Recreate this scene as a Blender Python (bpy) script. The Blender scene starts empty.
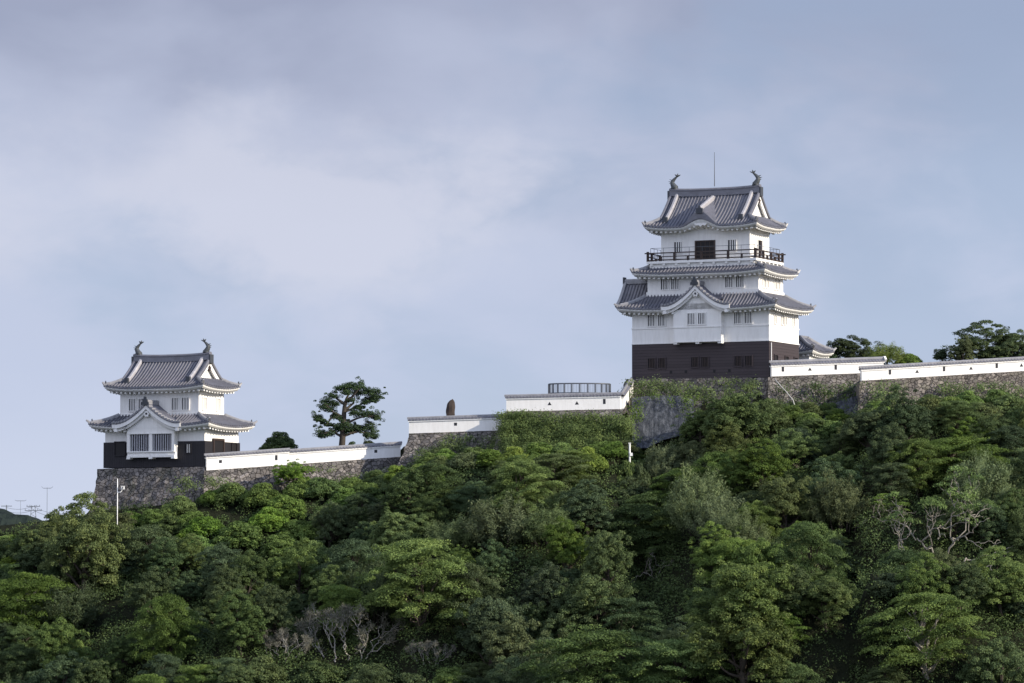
import bpy, math, random
import numpy as np
from mathutils import Vector, Matrix

random.seed(7)
RNG = np.random.default_rng(7)
R = math.radians
scene = bpy.context.scene
COL = scene.collection

# ------------------------------------------------------------------ camera, sky, sun, exposure
W, H, F = 1024, 683, 4000.0
CAMZ = 21.0
PITCH = math.atan(240.5 / F)
DY = 140.0             # survey distances below are counted from a station 140 m in front of the camera
cd = bpy.data.cameras.new("camera")
cam = bpy.data.objects.new("camera", cd)
COL.objects.link(cam)
cam.location = (0, 0, CAMZ)
cam.rotation_euler = (R(90) + PITCH, 0, 0)
cd.sensor_width = 36
cd.lens = 36 * F / W
cd.clip_start = 1
cd.clip_end = 20000
scene.camera = cam

SUN_AZ, SUN_EL = R(25), R(23)            # azimuth from +X towards the camera
SUN_DIR = Vector((math.cos(SUN_AZ) * math.cos(SUN_EL), -math.sin(SUN_AZ) * math.cos(SUN_EL), math.sin(SUN_EL)))
sl = bpy.data.lights.new("sun", 'SUN')
sl.energy = 5.0
sl.angle = R(0.6)
sl.color = (1.0, 0.90, 0.74)
sun = bpy.data.objects.new("sun", sl)
COL.objects.link(sun)
sun.rotation_euler = SUN_DIR.to_track_quat('Z', 'Y').to_euler()

scene.view_settings.view_transform = 'Standard'
scene.view_settings.look = 'None'
scene.view_settings.gamma = 1.0
scene.view_settings.exposure = 0.27
scene.view_settings.use_curve_mapping = False


class NT:
    """Small helper round a node tree."""
    def __init__(self, tree):
        self.t = tree
        tree.nodes.clear()

    def n(self, kind, ins=None, **props):
        nd = self.t.nodes.new(kind)
        for k, v in props.items():
            setattr(nd, k, v)
        for k, v in (ins or {}).items():
            s = nd.inputs[k]
            if isinstance(v, bpy.types.NodeSocket):
                self.t.links.new(v, s)
            else:
                s.default_value = v
        return nd

    def math(self, op, a, b=0.0, clamp=False):
        nd = self.n('ShaderNodeMath', {0: a, 1: b}, operation=op, use_clamp=clamp)
        return nd.outputs[0]

    def mix(self, fac, a, b, blend='MIX'):
        nd = self.n('ShaderNodeMix', data_type='RGBA', blend_type=blend)
        for i, v in ((0, fac), (6, a), (7, b)):
            if isinstance(v, bpy.types.NodeSocket):
                self.t.links.new(v, nd.inputs[i])
            else:
                nd.inputs[i].default_value = v if i == 0 else (*v[:3], 1)
        return nd.outputs[2]

    def ramp(self, fac, stops, interp='LINEAR'):
        nd = self.n('ShaderNodeValToRGB', {0: fac})
        cr = nd.color_ramp
        cr.interpolation = interp
        while len(cr.elements) < len(stops):
            cr.elements.new(0.5)
        for e, (p, c) in zip(cr.elements, stops):
            e.position = p
            e.color = (c, c, c, 1) if isinstance(c, (int, float)) else (*c[:3], 1)
        return nd.outputs[0]

    def noise(self, vec, scale, detail=4, rough=0.55, dist=0.0):
        ins = {'Scale': scale, 'Detail': detail, 'Roughness': rough, 'Distortion': dist}
        if vec is not None:
            ins['Vector'] = vec
        return self.n('ShaderNodeTexNoise', ins).outputs[0]

    def mapping(self, vec, scale=(1, 1, 1), loc=(0, 0, 0), rot=(0, 0, 0)):
        return self.n('ShaderNodeMapping', {'Vector': vec, 'Scale': scale, 'Location': loc, 'Rotation': rot}).outputs[0]


world = bpy.data.worlds.new("World")
scene.world = world
world.use_nodes = True
wn = NT(world.node_tree)
sky = wn.n('ShaderNodeTexSky', sky_type='NISHITA', sun_disc=False, sun_elevation=SUN_EL,
           sun_rotation=math.atan2(SUN_DIR.x, SUN_DIR.y), altitude=0, air_density=1.0, dust_density=1.2, ozone_density=1.5)
geo = wn.n('ShaderNodeTexCoord').outputs['Generated']
sep = wn.n('ShaderNodeSeparateXYZ', {0: geo})
big = wn.noise(wn.mapping(geo, scale=(1.0, 1.0, 1.7), loc=(0.31, 0.12, 0.05)), 9.0, 5, 0.48, 0.3)
fine = wn.noise(wn.mapping(geo, scale=(1, 1, 2.2), loc=(2.3, 0.4, 1.7)), 26.0, 6, 0.55, 0.4)
cl = wn.math('ADD', wn.math('MULTIPLY', big, 0.74), wn.math('MULTIPLY', fine, 0.26))
side = wn.math('MULTIPLY', sep.outputs[0], -0.7)
cover = wn.ramp(wn.math('ADD', cl, side), [(0.40, 0.0), (0.58, 1.0)], 'EASE')
base_n = wn.noise(wn.mapping(geo, scale=(1, 1, 2.0), loc=(5.1, 1.4, 0.3)), 11.0, 5, 0.5, 0.3)
elev = wn.math('ADD', sep.outputs[2], wn.math('MULTIPLY', wn.math('SUBTRACT', base_n, 0.5), 0.075))
body = wn.ramp(elev, [(0.0, (0.520, 0.570, 0.700)), (0.05, (0.460, 0.512, 0.655)), (0.095, (0.450, 0.495, 0.630)), (0.122, (0.395, 0.432, 0.560)),
                      (0.141, (0.290, 0.322, 0.440)), (0.30, (0.40, 0.42, 0.50)), (1.0, (0.45, 0.47, 0.54))])
# one tall pale cumulus body with a lit, slightly warm crown
ux = wn.math('DIVIDE', wn.math('ADD', sep.outputs[0], 0.055), 0.092)
uz = wn.math('DIVIDE', wn.math('SUBTRACT', sep.outputs[2], 0.092), 0.034)
rr_ = wn.math('SQRT', wn.math('ADD', wn.math('MULTIPLY', ux, ux), wn.math('MULTIPLY', uz, uz)))
rr_ = wn.math('ADD', rr_, wn.math('MULTIPLY', wn.math('SUBTRACT', wn.noise(wn.mapping(geo, scale=(1, 1, 1.5), loc=(7.7, 3.1, 2.2)), 22.0, 7, 0.56, 0.15), 0.5), 1.7))
puff = wn.ramp(rr_, [(0.30, 1.0), (1.20, 0.0)], 'EASE')
body = wn.mix(wn.math('MULTIPLY', puff, 0.68), body, (0.570, 0.585, 0.680))
cover = wn.math('MAXIMUM', cover, puff)
body10 = wn.n('ShaderNodeVectorMath', {0: body, 1: (10.0, 10.0, 10.0)}, operation='MULTIPLY').outputs[0]
blue = wn.ramp(elev, [(0.0, (0.48, 0.535, 0.67)), (0.06, (0.385, 0.462, 0.635)), (0.14, (0.285, 0.340, 0.49)), (1.0, (0.14, 0.23, 0.45))])
blue10 = wn.n('ShaderNodeVectorMath', {0: blue, 1: (10.0, 10.0, 10.0)}, operation='MULTIPLY').outputs[0]
clear = wn.mix(0.85, sky.outputs[0], blue10)
skyc = wn.mix(wn.math('MULTIPLY', cover, 0.92), clear, body10)
# bank: unseen sky behind the camera scaled brighter, added to light shaded fronts
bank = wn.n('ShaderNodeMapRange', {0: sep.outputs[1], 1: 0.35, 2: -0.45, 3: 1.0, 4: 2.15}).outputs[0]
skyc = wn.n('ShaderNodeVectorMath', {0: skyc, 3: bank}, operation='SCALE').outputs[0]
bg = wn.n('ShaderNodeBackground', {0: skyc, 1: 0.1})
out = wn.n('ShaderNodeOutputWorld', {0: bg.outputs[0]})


# ------------------------------------------------------------------ pixel -> world (used as a tape measure)
def at(px, py, Y):
    """Point at survey distance Y that the photograph shows at pixel px, py."""
    Y = Y + DY
    u = (px - W / 2) / F
    v = (H / 2 - py) / F
    cp, sp = math.cos(PITCH), math.sin(PITCH)
    dy = cp - v * sp
    dz = sp + v * cp
    k = Y / dy
    return Vector((u * k, Y, CAMZ + dz * k))


def to_px(p):
    x, y, z = p[0], p[1], p[2] - CAMZ
    cp, sp = math.cos(PITCH), math.sin(PITCH)
    d = y * cp + z * sp
    return W / 2 + F * x / d, H / 2 - F * (z * cp - y * sp) / d


# ------------------------------------------------------------------ materials
def new_mat(name):
    m = bpy.data.materials.new(name)
    m.use_nodes = True
    return m, NT(m.node_tree)


def finish(nt, color, rough=0.7, bump=None, bstr=0.3, bdist=0.05, metallic=0.0, spec=0.3):
    ins = {'Base Color': color if isinstance(color, bpy.types.NodeSocket) else (*color, 1), 'Roughness': rough, 'Metallic': metallic,
           'Specular IOR Level': spec}
    b = nt.n('ShaderNodeBsdfPrincipled', ins)
    if bump is not None:
        bp = nt.n('ShaderNodeBump', {'Height': bump, 'Strength': bstr, 'Distance': bdist})
        nt.t.links.new(bp.outputs[0], b.inputs['Normal'])
    nt.n('ShaderNodeOutputMaterial', {0: b.outputs[0]})


def mat_plain(name, col, rough=0.6, var=0.15, scale=3.0, spec=0.3, metallic=0.0):
    m, nt = new_mat(name)
    tc = nt.n('ShaderNodeTexCoord').outputs['Object']
    n = nt.noise(tc, scale, 5, 0.6)
    c = nt.mix(n, tuple(x * (1 - var) for x in col), tuple(min(1, x * (1 + var)) for x in col))
    finish(nt, c, rough, n, 0.15, 0.03, metallic, spec)
    return m


def mat_plaster(name, col=(0.80, 0.79, 0.77)):
    m, nt = new_mat(name)
    tc = nt.n('ShaderNodeTexCoord').outputs['Object']
    streak = nt.noise(nt.mapping(tc, scale=(2.2, 2.2, 0.35)), 1.6, 6, 0.65)
    blot = nt.noise(tc, 0.9, 5, 0.6)
    s = nt.ramp(streak, [(0.42, 0.0), (0.74, 1.0)])
    c = nt.mix(nt.math('MULTIPLY', s, 0.42), col, tuple(x * y for x, y in zip(col, (0.70, 0.69, 0.67))))
    c = nt.mix(nt.math('MULTIPLY', blot, 0.14), c, (0.60, 0.58, 0.55))
    finish(nt, c, 0.75, nt.noise(tc, 9, 3), 0.06, 0.02, 0, 0.25)
    return m


def mat_boards(name, col, vertical=True, pitch=0.24):
    m, nt = new_mat(name)
    tc = nt.n('ShaderNodeTexCoord').outputs['Object']
    sp = nt.n('ShaderNodeSeparateXYZ', {0: tc})
    if vertical:
        a = nt.math('ADD', sp.outputs[0], sp.outputs[1])
        grain = nt.noise(nt.mapping(tc, scale=(6, 6, 0.6)), 2.0, 5, 0.6)
    else:
        a = sp.outputs[2]
        grain = nt.noise(nt.mapping(tc, scale=(0.5, 0.5, 7)), 2.0, 5, 0.6)
    q = nt.math('DIVIDE', a, pitch)
    fr = nt.math('FRACT', q)
    idx = nt.math('FLOOR', q)
    rnd = nt.n('ShaderNodeTexWhiteNoise', {'W': idx}, noise_dimensions='1D').outputs[0]
    gap = nt.math('LESS_THAN', fr, 0.12)
    c = nt.mix(rnd, tuple(x * 0.85 for x in col), tuple(x * 1.2 for x in col))
    c = nt.mix(nt.math('MULTIPLY', grain, 0.6), c, tuple(x * 1.5 for x in col))
    c = nt.mix(nt.math('MULTIPLY', gap, 0.6 if not vertical else 1.0), c, tuple(x * 0.35 for x in col))
    finish(nt, c, 0.62, nt.math('SUBTRACT', grain, gap), 0.5, 0.03, 0, 0.3)
    return m


def mat_tile(name, col=(0.118, 0.118, 0.138)):
    m, nt = new_mat(name)
    tc = nt.n('ShaderNodeTexCoord').outputs['Object']
    n1 = nt.noise(tc, 0.55, 5, 0.6)
    n2 = nt.noise(tc, 7.0, 3, 0.6)
    cell = nt.n('ShaderNodeTexWhiteNoise', {0: nt.n('ShaderNodeVectorMath', {0: tc, 1: (0.34, 0.34, 0.3)}, operation='SNAP').outputs[0]},
                noise_dimensions='3D').outputs[0]
    c = nt.mix(n1, tuple(x * 0.55 for x in col), tuple(x * 1.45 for x in col))
    c = nt.mix(nt.math('MULTIPLY', cell, 0.35), c, tuple(x * 1.7 for x in col))
    c = nt.mix(nt.ramp(n2, [(0.62, 0.0), (0.80, 0.5)]), c, (0.24, 0.23, 0.21))
    finish(nt, c, 0.40, n2, 0.25, 0.03, 0, 0.5)
    return m


def mat_stone(name, scale=1.7, tint=(1, 1, 1)):
    m, nt = new_mat(name)
    tc = nt.n('ShaderNodeTexCoord').outputs['Object']
    wob = nt.n('ShaderNodeTexNoise', {'Vector': tc, 'Scale': 2.0, 'Detail': 3.0})
    vec = nt.n('ShaderNodeVectorMath', {0: wob.outputs[1], 1: (0.28, 0.28, 0.28), 2: tc}, operation='MULTIPLY_ADD').outputs[0]
    vec = nt.mapping(vec, scale=(1.0, 1.0, 1.25))
    v1 = nt.n('ShaderNodeTexVoronoi', {'Vector': vec, 'Scale': scale, 'Randomness': 0.95})
    v2 = nt.n('ShaderNodeTexVoronoi', {'Vector': vec, 'Scale': scale, 'Randomness': 0.95}, feature='DISTANCE_TO_EDGE')
    rnd = nt.n('ShaderNodeSeparateColor', {0: v1.outputs['Color']})
    t = lambda c: tuple(a * b for a, b in zip(c, tint))
    c = nt.ramp(rnd.outputs[0], [(0.0, t((0.095, 0.090, 0.084))), (0.35, t((0.135, 0.126, 0.115))), (0.65, t((0.175, 0.162, 0.145))), (1.0, t((0.26, 0.24, 0.215)))])
    g = nt.noise(tc, 3.0, 8, 0.7)
    c = nt.mix(0.55, c, nt.ramp(g, [(0.3, 0.35), (0.7, 1.15)]), 'MULTIPLY')
    moss = nt.ramp(nt.noise(tc, 0.5, 5, 0.65), [(0.52, 0.0), (0.66, 0.6)])
    c = nt.mix(moss, c, (0.060, 0.068, 0.035))
    joint = nt.ramp(v2.outputs['Distance'], [(0.0, 0.08), (0.09, 1.0)])
    c = nt.mix(joint, (0.018, 0.017, 0.015), c)
    hgt = nt.math('ADD', nt.math('MULTIPLY', joint, 0.7), nt.math('MULTIPLY', g, 0.5))
    finish(nt, c, 0.85, hgt, 0.9, 0.12, 0, 0.2)
    return m


def mat_leaf(name, col, hue=0.014, val=0.45, trans=0.33, warm=0.25):
    m, nt = new_mat(name)
    oi = nt.n('ShaderNodeObjectInfo')
    tint = nt.n('ShaderNodeAttribute', attribute_name='tint').outputs['Fac']
    rnd = oi.outputs['Random']
    base = nt.mix(tint, tuple(c * (1 - val) for c in col), tuple(min(1, c * (1 + val * 1.3)) for c in col))
    yel = nt.mix(nt.math('MULTIPLY', nt.math('POWER', tint, 3.0), warm), base, (col[0] * 2.0 + 0.015, col[1] * 1.35, col[2] * 0.9))
    hsv = nt.n('ShaderNodeHueSaturation', {'Hue': nt.math('ADD', 0.5 - hue / 2, nt.math('MULTIPLY', rnd, hue)),
               'Saturation': nt.math('ADD', 0.82, nt.math('MULTIPLY', nt.math('FRACT', nt.math('MULTIPLY', rnd, 7.31)), 0.25)),
               'Value': nt.math('ADD', 0.78, nt.math('MULTIPLY', nt.math('FRACT', nt.math('MULTIPLY', rnd, 3.77)), 0.44)),
               'Color': yel})
    b = nt.n('ShaderNodeBsdfPrincipled', {'Base Color': hsv.outputs[0], 'Roughness': 0.6, 'Specular IOR Level': 0.14})
    tr = nt.n('ShaderNodeBsdfTranslucent', {'Color': hsv.outputs[0]})
    mx = nt.n('ShaderNodeMixShader', {0: trans, 1: b.outputs[0], 2: tr.outputs[0]})
    nt.n('ShaderNodeOutputMaterial', {0: mx.outputs[0]})
    return m


def mat_soil(name):
    m, nt = new_mat(name)
    tc = nt.n('ShaderNodeTexCoord').outputs['Object']
    n = nt.noise(tc, 0.35, 8, 0.65)
    n2 = nt.noise(tc, 3.0, 6, 0.7)
    c = nt.ramp(n, [(0.3, (0.012, 0.014, 0.008)), (0.55, (0.020, 0.024, 0.012)), (0.75, (0.036, 0.032, 0.020))])
    c = nt.mix(0.5, c, nt.ramp(n2, [(0.3, 0.3), (0.7, 1.0)]), 'MULTIPLY')
    finish(nt, c, 0.95, n2, 0.8, 0.3, 0, 0.1)
    return m


def mat_hill(name):
    m, nt = new_mat(name)
    tc = nt.n('ShaderNodeTexCoord').outputs['Object']
    n = nt.noise(tc, 0.12, 8, 0.7)
    v = nt.n('ShaderNodeTexVoronoi', {'Vector': tc, 'Scale': 0.22})
    c = nt.ramp(n, [(0.3, (0.012, 0.019, 0.019)), (0.6, (0.023, 0.033, 0.028)), (0.8, (0.04, 0.047, 0.038))])
    finish(nt, c, 0.95, nt.math('ADD', n, v.outputs['Distance']), 1.0, 2.0, 0, 0.1)
    return m


def mat_concrete(name):
    m, nt = new_mat(name)
    tc = nt.n('ShaderNodeTexCoord').outputs['Object']
    n = nt.noise(nt.mapping(tc, scale=(2.6, 2.6, 0.4)), 1.1, 8, 0.72)
    n2 = nt.noise(tc, 5, 5, 0.65)
    c = nt.ramp(n, [(0.34, (0.018, 0.021, 0.026)), (0.5, (0.050, 0.056, 0.067)), (0.66, (0.120, 0.128, 0.145))])
    finish(nt, c, 0.85, nt.math('ADD', n, nt.math('MULTIPLY', n2, 0.3)), 0.8, 0.2, 0, 0.2)
    return m


M = {
    'plaster': mat_plaster('white_plaster'),
    'plaster_eave': mat_plaster('eave_plaster', (0.80, 0.79, 0.775)),
    'tile': mat_tile('smoked_roof_tile'),
    'ridge': mat_tile('ridge_tile', (0.20, 0.20, 0.215)),
    'rib': mat_tile('rake_ridge_tile', (0.31, 0.30, 0.315)),
    'board_h': mat_boards('brown_black_board', (0.042, 0.033, 0.036), False, 0.30),
    'board_v': mat_boards('black_board', (0.016, 0.015, 0.019), True, 0.26),
    'rail': mat_plain('dark_brown_timber', (0.042, 0.029, 0.026), 0.6, 0.3),
    'dark': mat_plain('dark_opening', (0.022, 0.022, 0.028), 0.4, 0.3),
    'shutter': mat_plain('pale_shutter', (0.55, 0.53, 0.50), 0.7, 0.1),
    'greybar': mat_plain('weathered_lattice', (0.36, 0.36, 0.39), 0.7, 0.15),
    'blackbar': mat_plain('black_lattice', (0.012, 0.011, 0.013), 0.6, 0.2),
    'bronze': mat_plain('dark_bronze', (0.065, 0.072, 0.078), 0.5, 0.4, 6),
    'stone': mat_stone('rubble_stone', 2.3, (1.12, 1.10, 1.16)),
    'stone2': mat_stone('warm_rubble_stone', 2.4, (1.14, 1.09, 1.09)),
    'mono': mat_plain('brown_standing_stone', (0.050, 0.038, 0.033), 0.9, 0.5, 2.0),
    'metal': mat_plain('grey_metal', (0.075, 0.082, 0.098), 0.45, 0.1, 3, 0.5),
    'darkmetal': mat_plain('dark_metal', (0.05, 0.055, 0.065), 0.5, 0.1),
    'farmetal': mat_plain('galvanised_metal', (0.16, 0.18, 0.21), 0.6, 0.1),
    'whitepaint': mat_plain('white_paint', (0.78, 0.78, 0.76), 0.5, 0.08),
    'glass': mat_plain('camera_glass', (0.03, 0.03, 0.04), 0.15, 0.1, 3, 0.5),
    'bark': mat_plain('dark_bark', (0.055, 0.045, 0.036), 0.9, 0.45, 5),
    'palebark': mat_plain('pale_bark', (0.235, 0.215, 0.185), 0.85, 0.35, 4),
    'drybark': mat_plain('bleached_bark', (0.33, 0.31, 0.275), 0.85, 0.3, 4),
    'soil': mat_soil('hillside_soil'),
    'hill': mat_hill('far_hill_wood'),
    'shotcrete': mat_concrete('grey_shotcrete'),
    'pvc': mat_plain('pale_grey_pipe', (0.42, 0.41, 0.38), 0.6, 0.1),
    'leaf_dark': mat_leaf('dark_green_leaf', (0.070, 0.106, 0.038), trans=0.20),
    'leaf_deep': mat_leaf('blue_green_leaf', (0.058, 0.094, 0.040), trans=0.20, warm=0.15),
    'leaf_mid': mat_leaf('mid_green_leaf', (0.116, 0.178, 0.046)),
    'leaf_olive': mat_leaf('olive_leaf', (0.100, 0.132, 0.046)),
    'leaf_grey': mat_leaf('grey_green_leaf', (0.137, 0.183, 0.076), warm=0.15),
    'leaf_bright': mat_leaf('bright_green_leaf', (0.122, 0.205, 0.044), trans=0.35),
    'leaf_yellow': mat_leaf('yellow_green_leaf', (0.178, 0.248, 0.056), trans=0.35),
    'leaf_rust': mat_leaf('brownish_leaf', (0.112, 0.140, 0.054), warm=0.1),
    'leaf_pine': mat_leaf('pine_needle', (0.046, 0.072, 0.034), trans=0.12, warm=0.1),
    'leaf_brown': mat_leaf('dry_twig_leaf', (0.150, 0.146, 0.115), warm=0.0, trans=0.1),
}


# ------------------------------------------------------------------ mesh helpers
class MB:
    def __init__(self):
        self.v, self.f = [], []

    def quad(self, *p):
        b = len(self.v)
        self.v += [tuple(x) for x in p]
        self.f.append(tuple(range(b, b + len(p))))

    def box(self, x0, x1, y0, y1, z0, z1):
        b = len(self.v)
        self.v += [(x0, y0, z0), (x1, y0, z0), (x1, y1, z0), (x0, y1, z0), (x0, y0, z1), (x1, y0, z1), (x1, y1, z1), (x0, y1, z1)]
        for q in ((3, 2, 1, 0), (4, 5, 6, 7), (0, 1, 5, 4), (1, 2, 6, 5), (2, 3, 7, 6), (3, 0, 4, 7)):
            self.f.append(tuple(b + i for i in q))

    def obox(self, fr, u0, u1, o0, o1, z0, z1):
        """Box in a face frame fr(u, out, z)."""
        b = len(self.v)
        self.v += [fr(u0, o0, z0), fr(u1, o0, z0), fr(u1, o1, z0), fr(u0, o1, z0), fr(u0, o0, z1), fr(u1, o0, z1), fr(u1, o1, z1), fr(u0, o1, z1)]
        for q in ((3, 2, 1, 0), (4, 5, 6, 7), (0, 1, 5, 4), (1, 2, 6, 5), (2, 3, 7, 6), (3, 0, 4, 7)):
            self.f.append(tuple(b + i for i in q))

    def grid(self, rows, close=False):
        """rows: list of equal-length lists of points."""
        b = len(self.v)
        n = len(rows[0])
        for r in rows:
            self.v += [tuple(p) for p in r]
        for i in range(len(rows) - 1):
            for j in range(n - 1 + (1 if close else 0)):
                a, c = b + i * n + j, b + i * n + (j + 1) % n
                self.f.append((a, c, c + n, a + n))

    def sweep(self, path, prof, up=(0, 0, 1), scale=None, caps=True):
        """Sweep a closed 2-D profile [(side, up)] along path."""
        path = [Vector(p) for p in path]
        rows = []
        upv = Vector(up)
        for i, p in enumerate(path):
            t = (path[min(i + 1, len(path) - 1)] - path[max(i - 1, 0)]).normalized()
            s = t.cross(upv)
            s = s.normalized() if s.length > 1e-5 else Vector((1, 0, 0))
            u = s.cross(t)
            k = 1 if scale is None else scale[i]
            rows.append([p + s * (a * k) + u * (c * k) for a, c in prof])
        b = len(self.v)
        self.grid(rows, True)
        if caps:
            n = len(prof)
            self.f.append(tuple(b + j for j in range(n - 1, -1, -1)))
            e = b + (len(rows) - 1) * n
            self.f.append(tuple(e + j for j in range(n)))

    def tube(self, path, r, n=6):
        prof = [(math.cos(2 * math.pi * k / n), math.sin(2 * math.pi * k / n)) for k in range(n)]
        rr = r if isinstance(r, (list, tuple)) else [r] * len(path)
        up = (0, 0, 1)
        d = Vector(path[-1]) - Vector(path[0])
        if abs(d.normalized().z) > 0.9:
            up = (0, 1, 0)
        self.sweep(path, prof, up, rr)

    def build(self, name, mat, parent=None, smooth=False):
        me = bpy.data.meshes.new(name)
        me.from_pydata(self.v, [], self.f)
        me.materials.append(mat)
        me.update()
        if smooth:
            me.polygons.foreach_set('use_smooth', [True] * len(me.polygons))
        o = bpy.data.objects.new(name, me)
        COL.objects.link(o)
        if parent is not None:
            o.parent = parent
        return o


def np_mesh(name, quads, tint, mat):
    """quads: (n,4,3) array -> mesh of loose leaf faces with a 'tint' face attribute."""
    n = len(quads)
    me = bpy.data.meshes.new(name)
    me.vertices.add(n * 4)
    me.vertices.foreach_set('co', quads.reshape(-1).astype(np.float32))
    me.loops.add(n * 4)
    me.loops.foreach_set('vertex_index', np.arange(n * 4, dtype=np.int32))
    me.polygons.add(n)
    me.polygons.foreach_set('loop_start', np.arange(0, n * 4, 4, dtype=np.int32))
    at_ = me.attributes.new('tint', 'FLOAT', 'FACE')
    at_.data.foreach_set('value', tint.astype(np.float32))
    me.materials.append(mat)
    me.update(calc_edges=True)
    return me


def empty(name, loc, rz=0.0):
    o = bpy.data.objects.new(name, None)
    COL.objects.link(o)
    o.location = loc
    o.rotation_euler = (0, 0, rz)
    o.empty_display_size = 0.5
    return o


def tag(o, label=None, cat=None, group=None, kind=None):
    if label: o['label'] = label
    if cat: o['category'] = cat
    if group: o['group'] = group
    if kind: o['kind'] = kind
    return o


# ------------------------------------------------------------------ terrain
#            px   foot y  foot Y  plateau y
FOOT = np.array([
    (-400, 560, 262, 552), (-150, 545, 259, 538), (-20, 533, 258, 528), (40, 527, 257, 522), (99, 516, 256.8, 513), (106, 511, 256.3, 475), (205, 500, 251.8, 470),
    (288, 489, 254.6, 470), (330, 485, 256, 464), (398, 474, 258.2, 459), (404, 466, 253.4, 440), (500, 456, 252.9, 434), (508, 450, 250.6, 416),
    (622, 447, 249.6, 414), (630, 438, 262.0, 386), (700, 411, 258.5, 382), (768, 405, 255.2, 380), (856, 413, 257.2, 378), (866, 408, 250.2, 382),
    (1024, 397, 254.6, 373), (1200, 394, 256, 372), (1500, 430, 256, 410)], float)


def _foot_tables():
    xs, hz, yy, pz = [], [], [], []
    for px, fy, Y, py in FOOT:
        p = at(px, fy, Y)
        xs.append(p.x); hz.append(p.z); yy.append(p.y); pz.append(at(px, py, Y + 4).z)
    return map(np.array, (xs, hz, yy, pz))


FX, FH, FY, FP = _foot_tables()


def vnoise(x, y, s, seed=0):
    x = np.asarray(x, float); y = np.asarray(y, float)
    a = seed * 1.37
    return (np.sin(x / s + 1.7 * np.sin(y / s * 0.7 + a) + a) + np.sin(y / s * 1.1 + 1.3 * np.sin(x / s * 0.9 - a) + 2 * a)) * 0.5


def ground(x, y):
    x = np.asarray(x, float); y = np.asarray(y, float)
    xf = x * 393.0 / np.clip(y, 330, 430)     # follow the plan fan a little so the foot line keeps its place
    fh, fy, fp = np.interp(xf, FX, FH), np.interp(xf, FX, FY), np.interp(xf, FX, FP)
    w = fy - y
    t = np.clip((-w - 3.6) / 1.2, 0, 1)
    t = t * t * (3 - 2 * t)
    up = fh + (fp - fh) * t
    wd = np.clip(w, 0, None)
    down = fh - 0.46 * wd - 0.7 * np.clip(wd - 4, 0, 8) * 0.12
    down = down + 1.0 * vnoise(x, y, 6.0, 1) * np.clip(wd / 8, 0, 1) + 0.6 * vnoise(x, y, 2.7, 2) * np.clip(wd / 8, 0, 1)
    # nearer spur on the right and the shaded gully behind it
    down = down + 10.0 * np.exp(-((x - 28) / 21.0) ** 2 - ((y - 333) / 8.0) ** 2)
    down = down - 6.0 * np.exp(-((x - 20) / 26.0) ** 2 - ((y - 349) / 6.5) ** 2)
    down = down + 2.6 * np.exp(-((x - 8) / 9.0) ** 2 - ((y - 323) / 6.0) ** 2)
    down = down - 2.5 * np.exp(-((x - 5) / 6.5) ** 2 - ((y - 345) / 15.0) ** 2)
    down = down + 2.5 * np.exp(-((x + 13) / 8.0) ** 2 - ((y - 352) / 12.0) ** 2)
    flat = 0.6 + 0.35 * vnoise(x, y, 19.0, 3)
    k = 3.0
    low = np.logaddexp(down / k, flat / k) * k
    z = np.where(w > 0, low, up)
    back = np.clip((y - 425) / 60, 0, 1)
    z = z * (1 - back) + flat * back
    side = np.clip((np.abs(x) - 75) / 60, 0, 1)
    return z * (1 - side) + np.minimum(z, flat) * side


def build_ground():
    xs = np.concatenate([[-9000, -4000, -1500, -600, -300], np.arange(-160, -70, 6), np.arange(-70, 70.1, 1.25), np.arange(76, 161, 6), [300, 600, 1500, 4000, 9000]])
    ys = np.concatenate([[-3000, -600, -100, 0, 100, 200, 270], np.arange(290, 440, 1.25), np.arange(445, 500, 8), [560, 720, 1200, 3000, 9000]])
    X, Y = np.meshgrid(xs, ys)
    Z = ground(X, Y)
    ny, nx = X.shape
    v = np.stack([X, Y, Z], -1).reshape(-1, 3)
    f = []
    for j in range(ny - 1):
        for i in range(nx - 1):
            a = j * nx + i
            f.append((a, a + 1, a + 1 + nx, a + nx))
    me = bpy.data.meshes.new('ground')
    me.from_pydata(v.tolist(), [], f)
    me.materials.append(M['soil'])
    me.polygons.foreach_set('use_smooth', [True] * len(f))
    o = bpy.data.objects.new('ground', me)
    COL.objects.link(o)
    tag(o, kind='structure')


build_ground()


def build_hills():
    xs = np.linspace(-230, -60, 150)
    ys = np.linspace(760, 1000, 60)
    rows = []
    for y in ys:
        r = []
        for x in xs:
            px, _ = to_px((x, y, 30))
            row = np.interp(px, [-330, -120, -60, 0, 20, 45, 70, 110, 170, 260], [543, 520, 508, 512, 516, 521, 525, 531, 548, 600])
            top = at(0, row, 880 - DY).z
            k = math.exp(-((y - 880) / 60.0) ** 2)
            bump = 0.7 * vnoise(x, y, 1.9, 4) + 0.9 * vnoise(x, y, 3.7, 9) + random.uniform(-.4, .4)
            r.append((x, y, -2 + (top + 2) * k + float(bump) * min(1, k * 2)))
        rows.append(r)
    mb = MB(); mb.grid(rows)
    tag(mb.build('hills', M['hill']), kind='structure')


build_hills()


# ------------------------------------------------------------------ Japanese roof pieces
RIBH = [(0.0, 0.0), (0.24, 0.0), (0.30, 0.12), (0.44, 0.19), (0.58, 0.12), (0.64, 0.0)]


def rib_columns(a, b, pitch):
    out = []
    k0 = math.floor(a / pitch) - 1
    k = k0
    while k * pitch < b + pitch:
        for ph, h in RIBH:
            x = (k + ph) * pitch
            if a + 1e-4 < x < b - 1e-4:
                out.append((x, h))
        k += 1
    return [(a, 0.0)] + out + [(b, 0.0)]


def lift_at(cn, t, lift, K):
    return lift * max(0.0, 1 - cn / K) ** 2 * max(0.0, 1 - t) ** 1.3


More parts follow.
